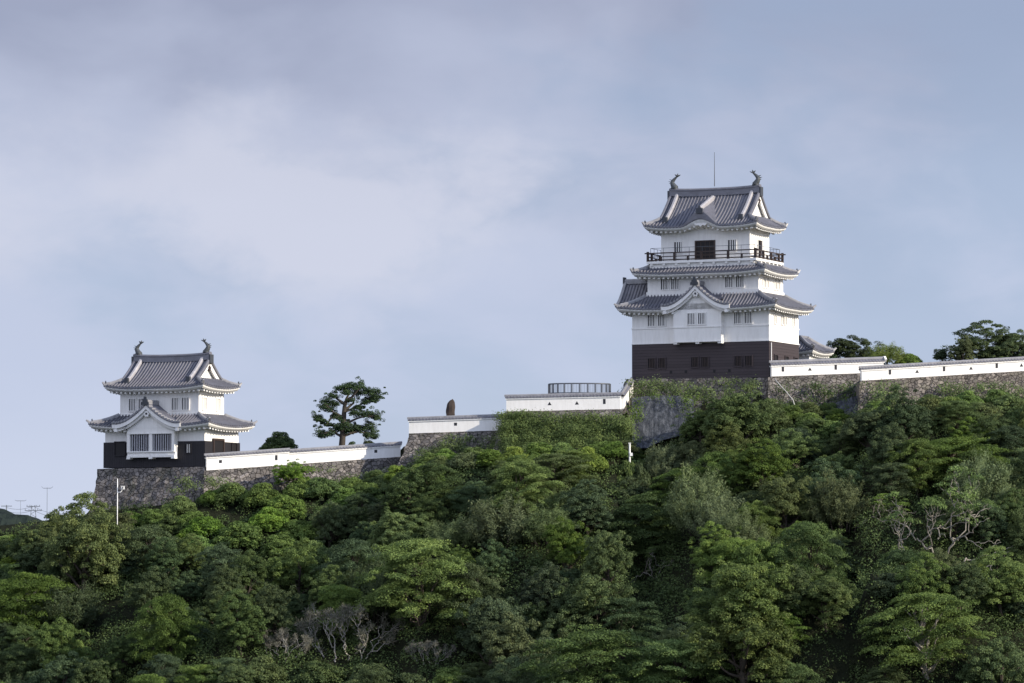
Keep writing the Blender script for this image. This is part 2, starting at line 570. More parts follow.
def roof_slope(mb, half, hr, place, zf, lift, K, cap=1.0, extra=None, n=6, pitch=0.36, edge=0.13, gap=None):
    """One tiled slope. place(x, t, z) -> local point; t=0 at the eave, 1 where the hips end."""
    def cols(a, b, inner, tlo=0.0):
        cs = rib_columns(a, b, pitch)
        tops = []
        rows = [[] for _ in range(n + 2)]
        for x, h in cs:
            cn = (half - abs(x)) / hr
            tm = cap if inner else max(0.0, min(1.0, cn))
            for j in range(n + 1):
                t = tlo + (tm - tlo) * j / n
                z = zf(t) + lift_at(cn, t, lift, K) + h + (extra(x, t) if extra else 0)
                rows[j + 1].append(place(x, t, z))
            z = zf(tlo) + lift_at(cn, tlo, lift, K) + (extra(x, tlo) if extra else 0)
            rows[0].append(place(x, tlo, z - edge + h * 0.6))
        mb.grid(rows)
    i = half - hr
    cols(-half, -i, False)
    if gap:
        cols(-i, -gap[0], True); cols(-gap[0], gap[0], True, gap[1]); cols(gap[0], i, True)
    else:
        cols(-i, i, True)
    cols(i, half, False)


def eave_ring(mb, mbr, hx, hy, z0, lift, K, hrx, hry, wx, wy, rise, extra=None, fascia=0.29, gap=0):
    """White plastered fascia + soffit round the four sides (mb) and the rafters under it (mbr)."""
    for side in range(4):
        if side in (0, 2):
            half, hr, d_all, other = hx, hrx, hy - wy, hy
        else:
            half, hr, d_all, other = hy, hry, hx - wx, hx
        wall_half = (wx if side in (0, 2) else wy)

        def P(x, d, z):
            if side == 0: return (x, -(hy - d), z)
            if side == 2: return (-x, (hy - d), z)
            if side == 1: return ((hx - d), x, z)
            return (-(hx - d), -x, z)
        rows = [[] for _ in range(5)]
        for k in range(61):
            xi = -1 + 2 * k / 60
            xi = math.copysign(1 - (1 - abs(xi)) ** 1.25, xi)
            def pt(d, dz):
                x = xi * (half - d * (half - wall_half) / d_all)
                cn = (half - abs(xi) * half) / hr
                s = d / d_all
                z = z0 + lift_at(cn, 0, lift, K) * (1 - s) + (extra(x, 0) * (1 - s) if (extra and side == 0) else 0) + dz
                return P(x, d, z)
            rows[0].append(pt(0.07, -0.11))
            rows[1].append(pt(0.07, -0.11 - fascia * 0.55))
            rows[2].append(pt(0.20, -0.115 - fascia * 0.60))
            rows[3].append(pt(0.22, -0.115 - fascia))
            rows[4].append(pt(d_all + 0.02, -0.05 - fascia + rise))
        if side == 0 and gap:
            xs = [abs(p[0]) for p in rows[0]]
            ka = next(k for k in range(61) if xs[k] < gap)
            mb.grid([r[:ka] for r in rows]); mb.grid([r[61 - ka:] for r in rows])
        else:
            mb.grid(rows)
        # rafters
        nr = int(2 * half / 0.52)
        for k in range(nr):
            x = -half + (k + 0.5) * 2 * half / nr
            if abs(x) > half - 0.35 or (side == 0 and abs(x) < gap): continue
            d0, d1 = 0.34, d_all + 0.02
            if abs(x) > wall_half: d1 = max(0.5, d_all * (half - abs(x)) / (half - wall_half))
            cn = (half - abs(x)) / hr
            ext = extra(x, 0) if (extra and side == 0) else 0
            l0 = lift_at(cn, 0, lift, K) + ext
            za = z0 + l0 * (1 - d0 / d_all) - 0.10 - fascia
            zb = z0 + l0 * (1 - d1 / d_all) - 0.05 - fascia + rise * d1 / d_all
            w = 0.11
            b = len(mbr.v)
            for (d, z) in ((d0, za), (d1, zb)):
                for (dx, dz) in ((-w, 0.03), (w, 0.03), (w, -0.17), (-w, -0.17)):
                    mbr.v.append(P(x + dx, d, z + dz))
            for q in ((0, 1, 5, 4), (1, 2, 6, 5), (2, 3, 7, 6), (3, 0, 4, 7), (3, 2, 1, 0)):
                mbr.f.append(tuple(b + i for i in q))


RIDGEPROF = [(-0.17, -0.08), (0.17, -0.08), (0.17, 0.16), (0.09, 0.27), (-0.09, 0.27), (-0.17, 0.16)]


def hip_ridges(parent, hx, hy, hrx, hry, zf, lift, K, t1=1.0, k=1.0):
    for sx in (-1, 1):
        for sy in (-1, 1):
            mb = MB()
            path = []
            for j in range(11):
                t = -0.07 + (t1 + 0.07) * j / 10
                tt = max(0, t)
                z = zf(tt) + lift_at(tt, tt, lift, K) + 0.04
                if t < 0: z += 0.06
                path.append((sx * (hx - hrx * t), sy * (hy - hry * t), z))
            path[0] = (path[0][0], path[0][1], path[0][2] + 0.22)
            mb.sweep(path, [(a * k, c * k) for a, c in RIDGEPROF], scale=[0.45, 0.8] + [1] * 9)
            mb.build('hip_ridge', M['ridge'], parent)
            e = Vector(path[2])
            d = (Vector(path[1]) - Vector(path[3])).normalized()
            mb = MB()
            mb.sweep([e + Vector((0, 0, .12)), e + d * .10 + Vector((0, 0, .12))], [(-.15, -.10), (.15, -.10), (.15, .10), (.06, .25), (0, .30), (-.06, .25), (-.15, .10)])
            mb.build('ridge_end_tile', M['darkmetal'], parent)


def shachi(name, parent, x, z, facing, s=1.0):
    """Dolphin-fish ridge ornament: head on the ridge, body arching up, forked tail over the ridge."""
    mb = MB()
    path, rad = [], []
    for k in range(13):
        q = k / 12
        px = x + facing * s * (-0.10 + 0.34 * math.sin(q * math.pi * 0.95) - 0.52 * max(0, q - 0.55))
        pz = z + s * (0.05 + 1.18 * q)
        path.append((px, 0, pz)); rad.append(s * (0.27 * (1 - q) ** 0.8 + 0.075))
    mb.tube(path, rad, 8)
    mb.box(x - 0.3 * s, x + 0.3 * s, -0.26 * s, 0.26 * s, z - 0.12 * s, z + 0.14 * s)
    tip = Vector(path[-1])
    for ang, ln in ((25, 0.42), (75, 0.34), (135, 0.36)):
        d = Vector((-facing * math.cos(R(ang)), 0, math.sin(R(ang))))
        mb.sweep([tip - d * 0.05, tip + d * ln * 0.55 * s, tip + d * ln * s], [(-.05 * s, -.11 * s), (.05 * s, -.11 * s), (.05 * s, .11 * s), (-.05 * s, .11 * s)],
                 up=(0, 1, 0), scale=[1.0, 0.9, 0.2])
    for k in (4, 6, 8):       # dorsal fins
        p = Vector(path[k])
        d = Vector((facing, 0, 0.35)).normalized()
        mb.sweep([p, p + d * 0.30 * s, p + d * 0.46 * s], [(-.04 * s, -.12 * s), (.04 * s, -.12 * s), (.04 * s, .12 * s), (-.04 * s, .12 * s)], up=(0, 1, 0), scale=[1, .7, .15])
    mb.build(name, M['bronze'], parent, True)


def face_frame(root_half_x, root_half_y, face):
    if face == 'front':
        return lambda u, o, z: (u, -root_half_y - o, z)
    if face == 'right':
        return lambda u, o, z: (root_half_x + o, u, z)
    if face == 'left':
        return lambda u, o, z: (-root_half_x - o, -u, z)
    return lambda u, o, z: (-u, root_half_y + o, z)


def window(parent, fr, u, z0, w, h, frame='plaster', pane='dark', bars='plaster', nb=4, proud=0.0, label=None):
    """Barred window: a frame standing proud, a dark pane set back inside it and thick upright bars."""
    p = proud
    m = MB()
    t = 0.09
    m.obox(fr, u - w / 2 - t, u - w / 2, p - .05, p + .10, z0 - t, z0 + h + t)
    m.obox(fr, u + w / 2, u + w / 2 + t, p - .05, p + .10, z0 - t, z0 + h + t)
    m.obox(fr, u - w / 2, u + w / 2, p - .05, p + .10, z0 + h, z0 + h + t)
    m.obox(fr, u - w / 2, u + w / 2, p - .05, p + .12, z0 - t, z0)
    o = m.build('window', M[frame], parent)
    m = MB()
    m.obox(fr, u - w / 2, u + w / 2, p - .05, p + .006, z0, z0 + h)
    m.build('pane', M[pane], o)
    if nb:
        m = MB()
        bw = w / (2 * nb + 1) * 0.84
        for k in range(nb):
            c = u - w / 2 + w * (2 * k + 2 - 0.5 + 0.0) / (2 * nb + 1) + w * 0.5 / (2 * nb + 1)
            m.obox(fr, c - bw / 2, c + bw / 2, p + .02, p + .085, z0, z0 + h)
        m.build('lattice', M[bars], o)
    if label: o['label'] = label
    return o


def wall_box(name, parent, hx, hy, z0, z1, mat, label=None):
    m = MB()
    m.box(-hx, hx, -hy, hy, z0, z1)
    o = m.build(name, M[mat], parent)
    if label: o['label'] = label
    return o


def band(parent_mb, hx, hy, out, z0, z1):
    """Moulding ring round a storey, standing proud by out."""
    parent_mb.box(-hx - out, hx + out, -hy - out, -hy + 0.02, z0, z1)
    parent_mb.box(-hx - out, hx + out, hy - 0.02, hy + out, z0, z1)
    parent_mb.box(-hx - out, -hx + 0.02, -hy + 0.02, hy - 0.02, z0, z1)
    parent_mb.box(hx - 0.02, hx + out, -hy + 0.02, hy - 0.02, z0, z1)


def skirt_roof(root, hx, hy, hx1, hy1, z0, z1, wx, wy, lift=0.35, K=2.3, rise=0.18, label=None, gap=None):
    zf = lambda t: z0 + (z1 - z0) * (0.72 * t + 0.28 * t * t)
    hrx, hry = hx - hx1, hy - hy1
    mb = MB()
    roof_slope(mb, hx, hrx, lambda x, t, z: (x, -(hy - hry * t), z), zf, lift, K, gap=gap)
    roof_slope(mb, hx, hrx, lambda x, t, z: (-x, (hy - hry * t), z), zf, lift, K)
    roof_slope(mb, hy, hry, lambda x, t, z: ((hx - hrx * t), x, z), zf, lift, K)
    roof_slope(mb, hy, hry, lambda x, t, z: (-(hx - hrx * t), -x, z), zf, lift, K)
    o = mb.build('roof', M['tile'], root)
    if label: o['label'] = label
    me, mr = MB(), MB()
    eave_ring(me, mr, hx, hy, z0, lift, K, hrx, hry, wx, wy, rise, gap=gap[0] if gap else 0)
    me.build('eave', M['plaster_eave'], o, True)
    mr.build('rafter_row', M['plaster_eave'], o)
    hip_ridges(o, hx, hy, hrx, hry, zf, lift, K)
    return o


def irimoya(root, hx, hy, z0, z1, g, sg, wx, wy, lift=0.4, K=2.3, rise=0.25, extra=None, ridge_h=0.62, shachi_s=1.0, label=None):
    """Hip-and-gable roof with curved slopes, barge boards, gable walls, ridges and ridge fish."""
    Zs = lambda s: z0 + (z1 - z0) * (0.66 * s + 0.34 * s * s)
    zf = lambda t: Zs(t * sg)
    hry = hy * sg
    mb = MB()
    pf = lambda x, t, z: (x, -(hy - hy * sg * t), z)
    pb = lambda x, t, z: (-x, (hy - hy * sg * t), z)
    roof_slope(mb, hx, g, pf, zf, lift, K, cap=1 / sg, extra=extra, n=14)
    roof_slope(mb, hx, g, pb, zf, lift, K, cap=1 / sg, n=14)
    roof_slope(mb, hy, hry, lambda x, t, z: (hx - g * t, x, z), zf, lift, K)
    roof_slope(mb, hy, hry, lambda x, t, z: (-(hx - g * t), -x, z), zf, lift, K)
    o = mb.build('roof', M['tile'], root)
    if label: o['label'] = label
    me, mr = MB(), MB()
    eave_ring(me, mr, hx, hy, z0, lift, K, g, hry, wx, wy, rise, extra)
    me.build('eave', M['plaster_eave'], o, True)
    mr.build('rafter_row', M['plaster_eave'], o)
    hip_ridges(o, hx, hy, g, hry, zf, lift, K)
    rl = hx - g
    zr = Zs(1)
    # gable walls, barge boards, verge tiles
    for sx in (-1, 1):
        m = MB()
        xg = sx * (rl - 0.42)
        prof = [(y, Zs(1 - abs(y) / hy) - 0.12) for y in np.linspace(-hy * (1 - sg) - .1, hy * (1 - sg) + .1, 15)]
        zb = Zs(sg) - 0.25
        for (ya, za), (yb, zb2) in zip(prof[:-1], prof[1:]):
            m.quad((xg, ya, zb), (xg, yb, zb), (xg, yb, max(zb, zb2)), (xg, ya, max(zb, za)))
            m.quad((xg - sx * .2, ya, zb), (xg - sx * .2, ya, max(zb, za)), (xg - sx * .2, yb, max(zb, zb2)), (xg - sx * .2, yb, zb))
        m.build('gable', M['plaster'], root)
        m = MB()
        for sy in (-1, 1):
            pts = [(sx * (rl - 0.12), sy * hy * (1 - s), Zs(s) - 0.16) for s in np.linspace(sg * 0.9, 1.0, 10)]
            m.sweep(pts, [(-.09, -.36), (.09, -.36), (.09, .10), (-.09, .10)])
        m.build('barge_board', M['plaster_eave'], root)
        m = MB()
        m.box(min(sx * (rl - .3), sx * (rl - .02)), max(sx * (rl - .3), sx * (rl - .02)), -.17, .17, zr - 1.12, zr - 0.62)
        m.box(min(sx * (rl - .3), sx * (rl + .0)), max(sx * (rl - .3), sx * (rl + .0)), -.28, .28, zr - 0.90, zr - 0.74)
        m.build('gable_pendant', M['rail'], root)
        m = MB()
        for sy in (-1, 1):
            pts = [(sx * (rl - 0.02), sy * hy * (1 - s), Zs(s) + 0.08) for s in np.linspace(sg * 0.92, 1.0, 10)]
            m.sweep(pts, [(-.16, -.10), (.16, -.10), (.16, .10), (.08, .18), (-.08, .18), (-.16, .10)])
        m.build('verge', M['tile'], o)
        for sy in (-1, 1):
            m = MB()
            xx = sx * (rl - 0.78)
            pts = [(xx, sy * hy * (1 - s), Zs(s) + 0.10) for s in np.linspace(sg * 0.62, 1.0, 12)]
            m.sweep(pts, [(-.19, -.12), (.19, -.12), (.19, .18), (.10, .28), (-.10, .28), (-.19, .18)])
            m.build('rake_ridge', M['rib'], o)
        for sy in (-1, 1):
            m = MB()
            s = sg * 0.60
            m.box(sx * (rl - .78) - .21, sx * (rl - .78) + .21, sy * hy * (1 - s) - .14, sy * hy * (1 - s) + .14, Zs(s) - .02, Zs(s) + .58)
            m.build('ridge_end_tile', M['darkmetal'], o)
    # main ridge, ends rising slightly
    m = MB()
    pts = [(x, 0, zr + 0.06 + 0.16 * abs(x / rl) ** 3) for x in np.linspace(-rl - 0.12, rl + 0.12, 17)]
    h = ridge_h
    m.sweep(pts, [(-.26, -.2), (.26, -.2), (.24, h * .55), (.30, h * .6), (.30, h * .78), (.14, h), (-.14, h), (-.30, h * .78), (-.30, h * .6), (-.24, h * .55)])
    m.build('main_ridge', M['tile'], o)
    for sx in (-1, 1):
        m = MB()
        m.box(sx * (rl + .16) - .08, sx * (rl + .16) + .08, -.34, .34, zr - .35, zr + h * .9)
        m.build('ridge_end_tile', M['darkmetal'], o)
        shachi('ridge_fish', root, sx * (rl - 0.42), zr + h + 0.14, sx, shachi_s)
    return o, Zs


def bay_gable(root, xc, w, yf, yb, zp, drop, wallw, zwall, label=None):
    """Front-facing gable roof with concave slopes over a projecting bay."""
    f = lambda q: 1 - (1 - q) ** 1.75 - 0.10 * q ** 5
    mb = MB()
    ys = rib_columns(yf, yb, 0.33)
    rows = []
    for k in range(33):
        q = -1 + 2 * k / 32
        rows.append([(xc + q * w, y, zp - drop * f(abs(q)) + h * 0.8) for y, h in ys])
    mb.grid(rows)
    rows = [[(xc + q * w, yf, zp - drop * f(abs(q)) - d) for d in (0, .13)] for q in np.linspace(-1, 1, 33)]
    mb.grid(rows)
    for sx in (-1, 1):
        mb.quad((xc + sx * w, yf, zp - drop * f(1)), (xc + sx * w, yb, zp - drop * f(1)), (xc + sx * w, yb, zp - drop * f(1) - .13), (xc + sx * w, yf, zp - drop * f(1) - .13))
    o = mb.build('bay_roof', M['tile'], root)
    if label: o['label'] = label
    # verge tile ends
    m = MB()
    nb = int(2 * w / 0.34)
    for k in range(nb):
        q = -1 + 2 * (k + .5) / nb
        z = zp - drop * f(abs(q)) + .04
        x = xc + q * w
        m.sweep([(x, yf - .05, z), (x, yf + .62, z)], [(.12 * math.cos(a), .12 * math.sin(a)) for a in np.linspace(0, 2 * math.pi, 9)[:-1]])
    m.build('verge', M['ridge'], o)
    # white barge board, widening to the ends, with soffit
    m = MB()
    qs = np.linspace(-1, 1, 33)
    zz = [zp - drop * f(abs(q)) - 0.14 for q in qs]
    def strip(y0, y1, d0, d1):
        r = []
        for q, z in zip(qs, zz):
            x = xc + q * (w - .03)
            r.append([(x, y0, z - d0), (x, y0, z - d1), (x, y1, z - d1), (x, y1, z - d0)])
        m.grid(r, True)
        m.quad(*r[0]); m.quad(*r[-1][::-1])
    strip(yf + .05, yf + .30, 0.0, 0.38)
    strip(yf + .30, yf + .48, 0.10, 0.66)
    for sx in (-1, 1):        # blocks where the barge boards end
        m.box(xc + sx * (w - .42) - .16, xc + sx * (w - .42) + .16, yf + .10, yf + .60, zz[0] - .78, zz[0] - .3)
    m.build('barge_board', M['plaster_eave'], root, False)
    # soffit
    m = MB()
    rows = [[(xc + q * (w - .05), yf + .48, z - .12), (xc + q * (w - .05), yb, z - .12)] for q, z in zip(qs, zz)]
    m.grid(rows)
    m.build('eave', M['plaster_eave'], o, True)
    # gable wall
    m = MB()
    yw = yf + .62
    for qa, qb in zip(qs[:-1], qs[1:]):
        if abs(qa) * w > wallw + .01 and abs(qb) * w > wallw + .01: continue
        xa, xb = xc + max(-wallw, min(wallw, qa * w)), xc + max(-wallw, min(wallw, qb * w))
        za, zb = zp - drop * f(abs(qa)) - .2, zp - drop * f(abs(qb)) - .2
        if za < zwall and zb < zwall: continue
        m.quad((xa, yw, zwall), (xb, yw, zwall), (xb, yw, max(zwall, zb)), (xa, yw, max(zwall, za)))
    m.build('gable', M['plaster'], root)
    # pendant
    m = MB()
    c = []
    for k in range(24):
        a = 2 * math.pi * k / 24
        r = .30 + .06 * math.cos(6 * a)
        c.append((r * math.cos(a), r * math.sin(a)))
    m.sweep([(xc, yf + .16, zp - .98), (xc, yf + .40, zp - .98)], c)
    pend = m.build('gable_pendant', M['plaster_eave'], root)
    m = MB()
    m.sweep([(xc, yf + .11, zp - .98), (xc, yf + .2, zp - .98)], [(.11 * math.cos(a), .11 * math.sin(a)) for a in np.linspace(0, 2 * math.pi, 9)[:-1]])
    m.build('rosette', M['dark'], pend)
    # ridge and end ornament
    m = MB()
    m.sweep([(xc, yf - .02, zp + .05), (xc, yb, zp + .05)], [(-.2, -.1), (.2, -.1), (.2, .22), (.12, .36), (-.12, .36), (-.2, .22)])
    m.build('main_ridge', M['ridge'], o)
    m = MB()
    half = [(.44, -.12), (.40, .16), (.30, .20), (.28, .40), (.17, .46), (.12, .72)]
    m.sweep([(xc, yf - .15, zp), (xc, yf - .02, zp)], [(-a, c) for a, c in half] + [(a, c) for a, c in half[::-1]])
    m.build('ridge_end_tile', M['darkmetal'], o)
    return o


def tower_root(name, px, py, Y, ang, w, d):
    """Root at the footprint centre; px, py, Y fix the near (front right) bottom corner."""
    c = at(px, py, Y)
    rz = -R(ang)
    off = Matrix.Rotation(rz, 3, 'Z') @ Vector((-w / 2, d / 2, 0))
    return empty(name, c + off, rz)


# ------------------------------------------------------------------ the keep
KEEP_ANG = 25.8
KW, KD = 15.05, 8.05
keep = tower_root('castle_keep', 769.3, 377.3, 260, KEEP_ANG, KW, KD)
tag(keep, 'tall white castle keep with three tiled roofs on a dark boarded base', 'castle')


def build_keep():
    r = keep
    hx, hy = KW / 2, KD / 2
    h2x, h2y = 12.2 / 2, 6.6 / 2
    h3x, h3y = 9.76 / 2, 5.2 / 2
    wall_box('boarded_wall', r, hx, hy, 0, 3.66, 'board_h', 'dark brown boarded base storey')
    m = MB()
    m.box(-hx - .04, hx + .04, -hy - .04, hy + .04, 3.66, 3.78)
    m.box(-hx + .02, hx - .02, -hy + .02, hy - .02, 3.78, 7.4)
    band(m, hx - .02, hy - .02, .06, 5.18, 5.32)
    m.build('plaster_wall', M['plaster'], r)
    m = MB()
    m.box(-h2x, h2x, -h2y, h2y, 8.0, 11.2)
    band(m, h2x, h2y, .10, 8.3, 9.0)
    m.build('plaster_wall', M['plaster'], r)
    m = MB()
    m.box(-h3x, h3x, -h3y, h3y, 11.3, 16.1)
    m.build('plaster_wall', M['plaster'], r)
    # projecting bay on the white storey
    bw, bo = 2.62, 0.72
    m = MB()
    m.box(-bw, bw, -hy - bo, -hy + .03, 3.80, 7.6)
    band_z = (5.16, 5.30)
    m.box(-bw - .06, bw + .06, -hy - bo - .06, -hy - bo + .02, *band_z)
    m.box(-bw - .02, bw + .02, -hy - bo - .05, -hy - .06, 3.70, 3.80)
    for x in (-bw + .2, 0, bw - .2):
        m.box(x - .2, x + .2, -hy - bo + .02, -hy + .02, 3.52, 3.70)
    m.build('bay', M['plaster'], r)
    # roofs
    o1 = 1.22
    skirt_roof(r, hx + o1, hy + o1, h2x + .10, h2y + .10, 7.14, 8.56, hx, hy, 0.30, 2.0, 0.20, 'broad lowest tiled roof', gap=(2.6, .75))
    o2 = 1.25
    skirt_roof(r, h2x + o2, h2y + o2, h2x - .12, h2y - .12, 10.78, 11.52, h2x, h2y, 0.28, 3.2, 0.20, 'narrow middle tiled roof')
    o3 = 1.38
    hx3, hy3 = h3x + o3, h3y + o3
    z0, z1 = 15.52, 19.05

    def arch(x, t):
        q = abs(x) / 2.35
        if q >= 1: return 0
        return 0.82 * (0.5 + 0.5 * math.cos(math.pi * q)) * max(0, 1 - t * 0.30) ** 2
    rf, Zs = irimoya(r, hx3, hy3, z0, z1, 1.34, 0.335, h3x, h3y, 0.30, 2.2, 0.25, extra=arch, ridge_h=0.62, shachi_s=1.02,
                     label='steep topmost hip-and-gable tiled roof')
    # sloping dormer that rises from the arched eave
    m = MB()
    rows = []
    A, B = Vector((0, -hy3 - .03, z0 + 1.66)), Vector((0, -0.55, Zs(1 - 0.55 / hy3) + .26))
    qs, lab = [], []
    for k in range(61):
        u = k / 60
        c = A.lerp(B, u)
        wdt = 1.85 * (1 - u) ** 0.9 + .12
        row = []
        for j in range(25):
            q = -1 + 2 * j / 24
            s = min(1, (c.y + hy3) / hy3)
            zroof = Zs(max(0, s)) + arch(q * wdt, max(0, s) / .335) + .0
            f = (1 - abs(q)) ** 1.55
            rib = (.0, .02, .13, .13)[k % 4]
            row.append((q * wdt, c.y, zroof - .02 + (c.z - zroof) * f + rib * (1 if 0 < j < 24 else 0)))
        rows.append(row)
    m.grid(rows)
    m.build('dormer', M['tile'], r)
    m = MB()
    m.sweep([A + Vector((0, 0, .05)), A.lerp(B, .5) + Vector((0, 0, .02)), B], [(-.20, -.2), (.20, -.2), (.20, .13), (.10, .23), (-.10, .23), (-.20, .13)])
    d = m.build('dormer_ridge', M['rib'], r)
    m = MB()
    n = 12
    for k in range(n):        # dormer front
        qa, qb = -1 + 2 * k / n, -1 + 2 * (k + 1) / n
        P = []
        for q in (qa, qb):
            zr_ = Zs(0) + arch(q * 2.05, 0)
            P.append((q * 2.05, -hy3 - .05, zr_ - .10, zr_ + (A.z - zr_) * (1 - abs(q)) ** 1.55))
        m.quad((P[0][0], P[0][1], P[0][2]), (P[1][0], P[1][1], P[1][2]), (P[1][0], P[1][1], P[1][3]), (P[0][0], P[0][1], P[0][3]))
    m.build('dormer_front', M['tile'], r)
    m = MB()
    m.box(-.36, .36, -hy3 - .18, -hy3 - .06, A.z - .40, A.z + .12)
    m.sweep([(0, -hy3 - .12, A.z + .1), (0, -hy3 - .12, A.z + .42)], [(-.16, -.06), (.16, -.06), (.16, .06), (-.16, .06)], up=(0, 1, 0), scale=[1, .4])
    m.build('ridge_end_tile', M['darkmetal'], r)
    # carved pendant under the arch
    m = MB()
    m.sweep([(0, -hy3 + .12, z0 + .16), (0, -hy3 + .30, z0 + .16)], [(-.75, .1), (-.5, -.12), (-.2, -.06), (0, -.24), (.2, -.06), (.5, -.12), (.75, .1)])
    m.build('gable_pendant', M['plaster_eave'], r)
    # bay gable roof
    bay_gable(r, 0, 3.78, -hy - bo - .62, -h2y + .4, 9.55, 2.25, 2.60, 7.0, 'pointed gable roof over the front bay')
    # side gable on the left of the lowest roof
    m = MB()
    xa, xb = -hx - 1.75, -h2x + .3
    xs = rib_columns(xa, xb, .345)
    rows = []
    f = lambda q: 1 - (1 - q) ** 1.5
    yc = -1.6
    for k in range(21):
        q = -1 + 2 * k / 20
        rows.append([(x, yc + q * 2.4, 10.15 - 2.6 * f(abs(q)) + h) for x, h in xs])
    m.grid(rows)
    o = m.build('side_gable_roof', M['tile'], r)
    m = MB()
    m.sweep([(xa - .1, yc, 10.2), (xb, yc, 10.2)], [(-.2, -.15), (.2, -.15), (.2, .22), (.12, .36), (-.12, .36), (-.2, .22)])
    m.build('main_ridge', M['ridge'], o)
    for s in (-1, 1):
        m = MB()
        m.sweep([(xa, yc + s * 2.4 * q, 10.2 - 2.6 * f(q)) for q in np.linspace(0.02, 1, 8)], [(-.15, -.1), (.15, -.1), (.15, .2), (-.15, .2)])
        m.build('verge', M['ridge'], o)
    m = MB()
    m.box(xa - .22, xa - .08, yc - .3, yc + .3, 10.0, 10.75)
    m.build('ridge_end_tile', M['darkmetal'], o)
    m = MB()
    for qa, qb in zip(np.linspace(-.9, .9, 13)[:-1], np.linspace(-.9, .9, 13)[1:]):
        m.quad((xa + .5, yc + qa * 2.4, 7.4), (xa + .5, yc + qa * 2.4, 10.0 - 2.6 * f(abs(qa))), (xa + .5, yc + qb * 2.4, 10.0 - 2.6 * f(abs(qb))), (xa + .5, yc + qb * 2.4, 7.4))
    m.build('gable', M['plaster'], r)
    # balcony
    bx, by = h3x + 1.12, h3y + 1.12
    m = MB()
    m.box(-bx - .02, bx + .02, -by - .02, by + .02, 11.86, 12.10)
    m.box(-bx + .25, bx - .25, -by + .25, by - .25, 11.40, 11.86)
    for k in range(9):
        x = -bx + .5 + k * (2 * bx - 1) / 8
        m.box(x - .14, x + .14, -by + .03, by - .03, 11.66, 11.86)
    for k in range(7):
        y = -by + .5 + k * (2 * by - 1) / 6
        m.box(-bx + .03, bx - .03, y - .12, y + .12, 11.67, 11.855)
    m.build('balcony', M['plaster'], r)
    for face, hw in (('front', bx), ('right', by), ('left', by), ('rear', bx)):
        fr = face_frame(bx, by, face)
        m = MB()
        e = .24 if face in ('front', 'rear') else .13
        m.obox(fr, -hw - e, hw + e, -.14, .0, 12.88, 12.99)
        m.obox(fr, -hw, hw, -.11, -.03, 12.52, 12.60)
        m.obox(fr, -hw, hw, -.12, -.02, 12.16, 12.27)
        ro = m.build('railing', M['rail'], r)
        n = 8 if hw == bx else 7
        for k in range(n + 1):
            m = MB()
            u = -hw + .1 + k * (2 * hw - .2) / n
            top = 13.10 if k in (0, n) else (12.88 if k % 2 == 0 else 12.56)
            wd = .11 if k % 2 == 0 else .08
            m.obox(fr, u - wd, u + wd, -.16, .03, 12.1, top)
            m.build('rail_post', M['rail'], ro)
    # thin inner safety rail
    m = MB()
    for face, hw in (('front', bx - .3), ('right', by - .3), ('left', by - .3), ('rear', bx - .3)):
        fr = face_frame(bx - .3, by - .3, face)
        m.obox(fr, -hw, hw, -.03, .0, 13.44, 13.48)
        for k in range(9):
            u = -hw + k * 2 * hw / 8
            m.obox(fr, u - .015, u + .015, -.03, .0, 12.1, 13.44)
    m.build('safety_rail', M['metal'], r)
    # openings
    F_ = face_frame(hx, hy, 'front'); S_ = face_frame(hx, hy, 'right')
    for u in (-5.33, -4.19, -.55, .55, 4.18, 5.30):
        window(r, F_, u, 1.22, .76, .98, 'board_h', 'blackbar', 'rail', 4)
    for u in (-2.3, .55, 3.0):
        window(r, S_, u, .95, .80, 1.35, 'board_h', 'blackbar', 'rail', 0)
    for u in (-3.2, -1.56, 1.56, 3.2):
        m = MB()
        m.obox(F_, u - .13, u + .13, -.02, .03, .62, .90)
        m.build('gun_port', M['blackbar'], r)
    F1 = face_frame(hx - .02, hy - .02, 'front'); S1 = face_frame(hx - .02, hy - .02, 'right')
    for u in (-5.33, -4.19, 4.16, 5.30):
        window(r, F1, u, 5.50, .80, 1.10)
    for u in (-.62, .54):
        window(r, F1, u, 5.50, .80, 1.10, proud=bo + .02)
    for u in (-2.4, -.45, .35, 2.6):
        window(r, S1, u, 5.50, .42, 1.05, 'plaster', 'shutter', 'plaster', 0)
    F2 = face_frame(h2x, h2y, 'front'); S2 = face_frame(h2x, h2y, 'right')
    for u in (-4.16, -3.02, 2.93, 4.10):
        window(r, F2, u, 9.22, .84, 1.08)
    for u in (-1.9, -1.0, 1.1, 2.0):
        window(r, S2, u, 9.22, .62, 1.05, 'plaster', 'shutter', 'plaster', 0)
    F3 = face_frame(h3x, h3y, 'front'); S3 = face_frame(h3x, h3y, 'right')
    for u in (-2.98, 2.95):
        window(r, F3, u, 12.98, .84, 1.10, nb=3)
    window(r, S3, 0, 12.6, 1.1, 1.55, 'plaster', 'dark', 'rail', 1)
    m = MB()
    for a, b in ((-1.12, -.96), (.96, 1.12)):
        m.obox(F3, a, b, -.05, .10, 12.1, 14.15)
    m.obox(F3, -.96, .96, -.05, .10, 14.02, 14.15)
    d = m.build('door', M['rail'], r)
    m = MB()
    m.obox(F3, -.96, .96, -.05, .01, 12.1, 14.02)
    m.build('pane', M['blackbar'], d)
    m = MB()
    for u in (-.48, 0, .48):
        m.obox(F3, u - .035, u + .035, .012, .05, 12.1, 14.02)
    for z in (12.75, 13.4):
        m.obox(F3, -.96, .96, .012, .045, z - .03, z + .03)
    m.build('lattice', M['rail'], d)
    # lightning rod, drain pipe
    m = MB()
    m.tube([(-.1, .1, 19.9), (-.1, .1, 23.4)], [.045, .022], 6)
    m.build('lightning_rod', M['darkmetal'], r)
    m = MB()
